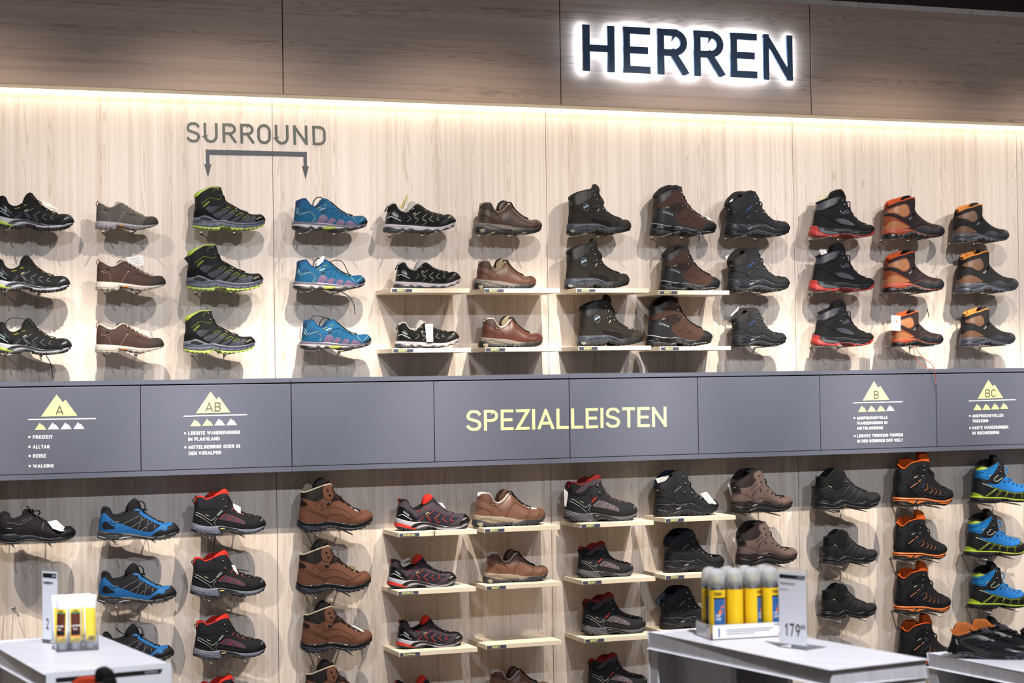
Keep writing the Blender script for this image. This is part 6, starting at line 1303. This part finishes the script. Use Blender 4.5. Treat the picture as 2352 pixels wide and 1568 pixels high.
nm_b = ['leftmost of the back row', 'second from left in the back row', 'third from left in the back row', 'rightmost of the back row']
base_turn = math.atan2(ex.y, ex.x)
for row in range(2):
    for j in range(4):
        p = A0+ex*(0.034+0.0575*j)+ey*(0.034+0.056*row)
        turn = base_turn+[(0.35, 2.6, 1.25, -2.3+3.2), (0.2, 1.0, 2.2, 0.4)][row][j]
        can((p.x, p.y, zt+.0025), turn, 'yellow spray can with clear cap, '+(nm_f, nm_b)[row][j], 1 if (row, j) in ((0, 0), (1, 0), (0, 3), (0, 2)) else 0)
# ------------------------------------------------------------------ price stands
def stand(bl, br, top_h, name_lab, rows, ht, lean=0.0):
    a, b = v3(atZ(*bl, ht)), v3(atZ(*br, ht)); d = (b-a); wv = d.copy(); d.normalize(); n = Vector((d.y, -d.x, 0))
    e = empty('price_stand', (a.x, a.y, Z0+ht+.0008)); up = Vector((0, 0, 1))
    MB().prism([Zv, wv, wv+up*top_h, up*top_h], -n*.0022).build('acrylic_sheet', clear, e)
    MB().prism([wv*0.02, wv*.98, wv*.98-n*.085, wv*.02-n*.085], (0, 0, .002)).build('foot', clear, e)
    pc = MB().prism([wv*.03+up*.012+n*.0006, wv*.97+up*.012+n*.0006, wv*.97+up*(top_h-.012)+n*.0006, wv*.03+up*(top_h-.012)+n*.0006], -n*.0004).build('paper_sheet', M('stand_paper', 'e8e9f0', .6, .01), e)
    rows(e, pc, wv, up, n, top_h)
    return tag(e, name_lab, 'price sign')
def rows_r(e, pc, wv, up, n, H):
    o = n*.001; f = lambda x, z: wv*x+up*(z*H)+o
    MB().prism([f(.06, .868), f(.93, .868), f(.97, .912), f(.06, .912)], n*.0003).build('header_bar', canK, pc)
    text_mb(MB(), 'HERREN', f(.68, .878)+n*.0005, f(.91, .878)+n*.0005, H*.022, .0003, .17).build('lettering', M('pale_grey_ink', 'a8a8ae', .5, 0), pc)
    font_mb('Wanderschuh', f(.07, .785), f(.60, .785), H*.042, 'lettering', ink, pc)
    font_mb('Plasma GTX M', f(.07, .715), f(.38, .715), H*.022, 'lettering', ink, pc)
    text_mb(MB(), '179', f(.24, .155)+n*.0003, f(.76, .155)+n*.0003, H*.155, .0003, .12, .22).build('lettering', canK, pc)
    text_mb(MB(), '.', f(.80, .150)+n*.0003, f(.835, .150)+n*.0003, H*.02, .0003, .14).build('lettering', canK, pc)
    text_mb(MB(), '99', f(.79, .245)+n*.0003, f(.94, .245)+n*.0003, H*.062, .0003, .11, .2).build('lettering', canK, pc)
stand((1789.5, 1485.5), (1855.5, 1494), 0.232, 'acrylic price stand with a 179.99 price beside the spray cans', rows_r, HT)
def rows_l(e, pc, wv, up, n, H):
    o = n*.001; f = lambda x, z: wv*x+up*(z*H)+o
    MB().prism([f(.08, .865), f(.92, .865), f(.92, .925), f(.08, .925)], n*.0003).build('header_bar', canK, pc)
    text_mb(MB(), 'HERREN', f(.66, .88)+n*.0005, f(.88, .88)+n*.0005, H*.024, .0003, .17).build('lettering', M('pale_grey_ink', 'a8a8ae'), pc)
    text_mb(MB(), 'WANDERSCHUH', f(.10, .785)+n*.0003, f(.72, .785)+n*.0003, H*.03, .0003, .15).build('lettering', ink, pc)
    text_mb(MB(), '2', f(.28, .19)+n*.0003, f(.42, .19)+n*.0003, H*.14, .0003, .12).build('lettering', canK, pc)
stand((97.5, 1476), (134.5, 1480), 0.232, 'white price stand behind the leather wax tubes', rows_l, HT)
# front card of the left table
dF = (PL[1]-PL[0]); wF = dF.length; dF.normalize(); nF = Vector((dF.y, -dF.x, 0)); oF = PL[0]+nF*.006
e = empty('header_card', (oF.x, oF.y, Z0+HT+.004)); tag(e, 'white card with a dark bar reading HERREN on the left table front', 'sign')
up = Vector((0, 0, 1)); CH = 0.30
pc = MB().prism([-up*CH, dF*wF*1.02-up*CH, dF*wF*1.02, Zv], -nF*.002).build('card', M('stand_paper', 'e8e9f0'), e)
MB().prism([-up*.028+dF*.026+nF*.0004, -up*.028+dF*.322+nF*.0004, -up*.0155+dF*.328+nF*.0004, -up*.0155+dF*.026+nF*.0004], nF*.0003).build('header_bar', canK, pc)
text_mb(MB(), 'HERREN', -up*.0255+dF*.277+nF*.0008, -up*.0255+dF*.314+nF*.0008, .0068, .0003, .17).build('lettering', M('pale_grey_ink', 'a8a8ae'), pc)
e = empty('acrylic_block', (oF+dF*(wF*1.03)-nF*.06)[:]); e.location.z = Z0+HT-.012; tag(e, 'translucent acrylic edge beside the left table front', 'block')
MB().prism([-up*.30, dF*.018-up*.30, dF*.018, Zv], -nF*.05).build('sheet', M('acrylic_white', 'dcdfea', .2, .02), e)
# riser and the black and orange boot before the card
q = v3(at(205, 1540, -2.95)); o, L2_, x2_ = make_shoe('hiking_boot', ORNG, ROLE['KT']); s = 0.28/L2_
o.scale = (s, s, s); o.rotation_euler = (0, 0, math.radians(-38)); o.location = (q.x-0.07, -2.93, q.z-0.215)
tag(o, 'black and orange boot in front of the left table, only its collar in view', 'boot')
e = empty('riser', (q.x+.04, -3.02, 0)); tag(e, 'white riser carrying the boot in front of the left table', 'riser')
MB().box((-.2, -.2, 0), (.2, .12, q.z-0.2155)).build('block', wood_w, e)
# ------------------------------------------------------------------ leather wax tubes in a clear tray
B0, B1, B2 = [v3(atZ(*q, HT)) for q in ((129.5, 1498), (226.5, 1492.5), (106, 1476))]
ex2 = (B1-B0).normalized(); ey2 = Vector((-ex2.y, ex2.x, 0)); w2, d2 = (B1-B0).length, 0.085
e = empty('display_tray', (B0.x, B0.y, zt)); tag(e, 'clear acrylic tray holding the leather wax tubes', 'tray')
slab(MB(), Zv, ex2*w2, ey2*d2, 0, .002).build('tray_floor', clear, e)
for o_, a, b in ((Zv, ex2*w2, ey2*.002), (ey2*(d2-.002), ex2*w2, ey2*.002), (ey2*.002, ex2*.002, ey2*(d2-.004)), (ex2*(w2-.002)+ey2*.002, ex2*.002, ey2*(d2-.004))):
    slab(MB(), o_, a, b, .002, .046).build('tray_side', clear, e)
tubeW = M('tube_white', 'eceef0', .35, .02); wax_b = M('wax_brown', '5a2a22', .4, .5, 60); wax_y = M('wax_yellow', 'f2d24a', .4, .04); wax_g = M('wax_green', '4a8a50', .4, 0)
def tube_(loc, turn, label, front=True, H=0.160):
    e = empty('wax_tube', loc); e.rotation_euler = (0, 0, turn)
    MB().lathe([(.012, 0), (.0125, .018), (.011, .020)], n=24).build('cap', tubeW, e, True)
    V_, F_ = [], []; n = 28; prof = [(.020, .010, .010), (.022, .019, .0185), (.06, .0185, .0165), (.11, .0185, .010), (.143, .0195, .0012), (H, .0195, .0009)]
    for z, rx, ry in prof: V_ += [(rx*math.cos(2*math.pi*j/n), ry*math.sin(2*math.pi*j/n), z) for j in range(n)]
    for i in range(len(prof)-1): F_ += [(i*n+j, i*n+(j+1) % n, (i+1)*n+(j+1) % n, (i+1)*n+j) for j in range(n)]
    F_ += [tuple(range(n-1, -1, -1)), tuple((len(prof)-1)*n+j for j in range(n))]
    body = mesh_obj('tube_body', V_, F_, tubeW, e, True)
    def patch(mat, z0, z1, xw, nm, off=.0006, xo=0.0):
        mb = MB(); ks = 10; zs = np.linspace(z0, z1, 8); V2 = []
        for z in zs:
            rx = np.interp(z, [p[0] for p in prof], [p[1] for p in prof]); ry = np.interp(z, [p[0] for p in prof], [p[2] for p in prof])
            for i in range(ks+1):
                x = xo+(-1+2*i/ks)*xw; V2.append((x, -ry*math.sqrt(max(0, 1-(x/rx)**2))-off, z))
        F2 = [(r_*(ks+1)+i, r_*(ks+1)+i+1, (r_+1)*(ks+1)+i+1, (r_+1)*(ks+1)+i) for r_ in range(7) for i in range(ks)]
        return mesh_obj(nm, V2, F2, mat, body, True)
    patch(wax_y, .024, .122, .0155, 'label')
    if front:
        patch(wax_b, .050, .108, .0135, 'picture', .0010); patch(wax_g, .1085, .112, .0135, 'green_bar', .0010); patch(canK, .045, .056, .0135, 'dark_bar', .0013); patch(canO, .0405, .0445, .0135, 'orange_bar', .0012)
        text_mb(MB(), 'LEATHER', (-.0125, -.0195, .070), (.0125, -.0195, .070), .0055, .0004, .18).build('lettering', canW, body)
        text_mb(MB(), 'WAX', (-.0075, -.0195, .0605), (.0045, -.0195, .0605), .0055, .0004, .18).build('lettering', canW, body)
        text_mb(MB(), 'TOKO', (-.008, -.0115, .1135), (.008, -.0110, .1145), .0050, .0004, .24).build('lettering', canK, body)
    else:
        mb = MB()
        for k_ in range(9): mb.prism([(-.010+k_*.0022, -.0188, .030), (-.0088+k_*.0022, -.0188, .030), (-.0088+k_*.0022, -.0188, .040), (-.010+k_*.0022, -.0188, .040)], (0, -.0004, 0))
        mb.build('barcode', canK, body)
    tag(e, label, 'tube', 'leather wax tubes in the clear tray'); return e
bt = math.atan2(ex2.y, ex2.x)
for j, (fx, fy, tr, fr_, lab) in enumerate([(.17, .28, -.55, True, 'left one of the two showing a brown label'), (.47, .28, -.05, True, 'middle of the front row, brown label fully visible'), (.82, .30, .15, False, 'front right corner, barcode side outward'),
        (.08, .72, .35, False, 'back left corner, yellow back outward'), (.40, .74, .2, False, 'back row between the two brown labels'), (.72, .74, .1, False, 'back row, mostly hidden by the right front tube')]):
    p = B0+ex2*w2*fx+ey2*d2*fy; tube_((p.x, p.y, zt+.0025), bt+tr, 'white and yellow wax tube, '+lab, fr_)
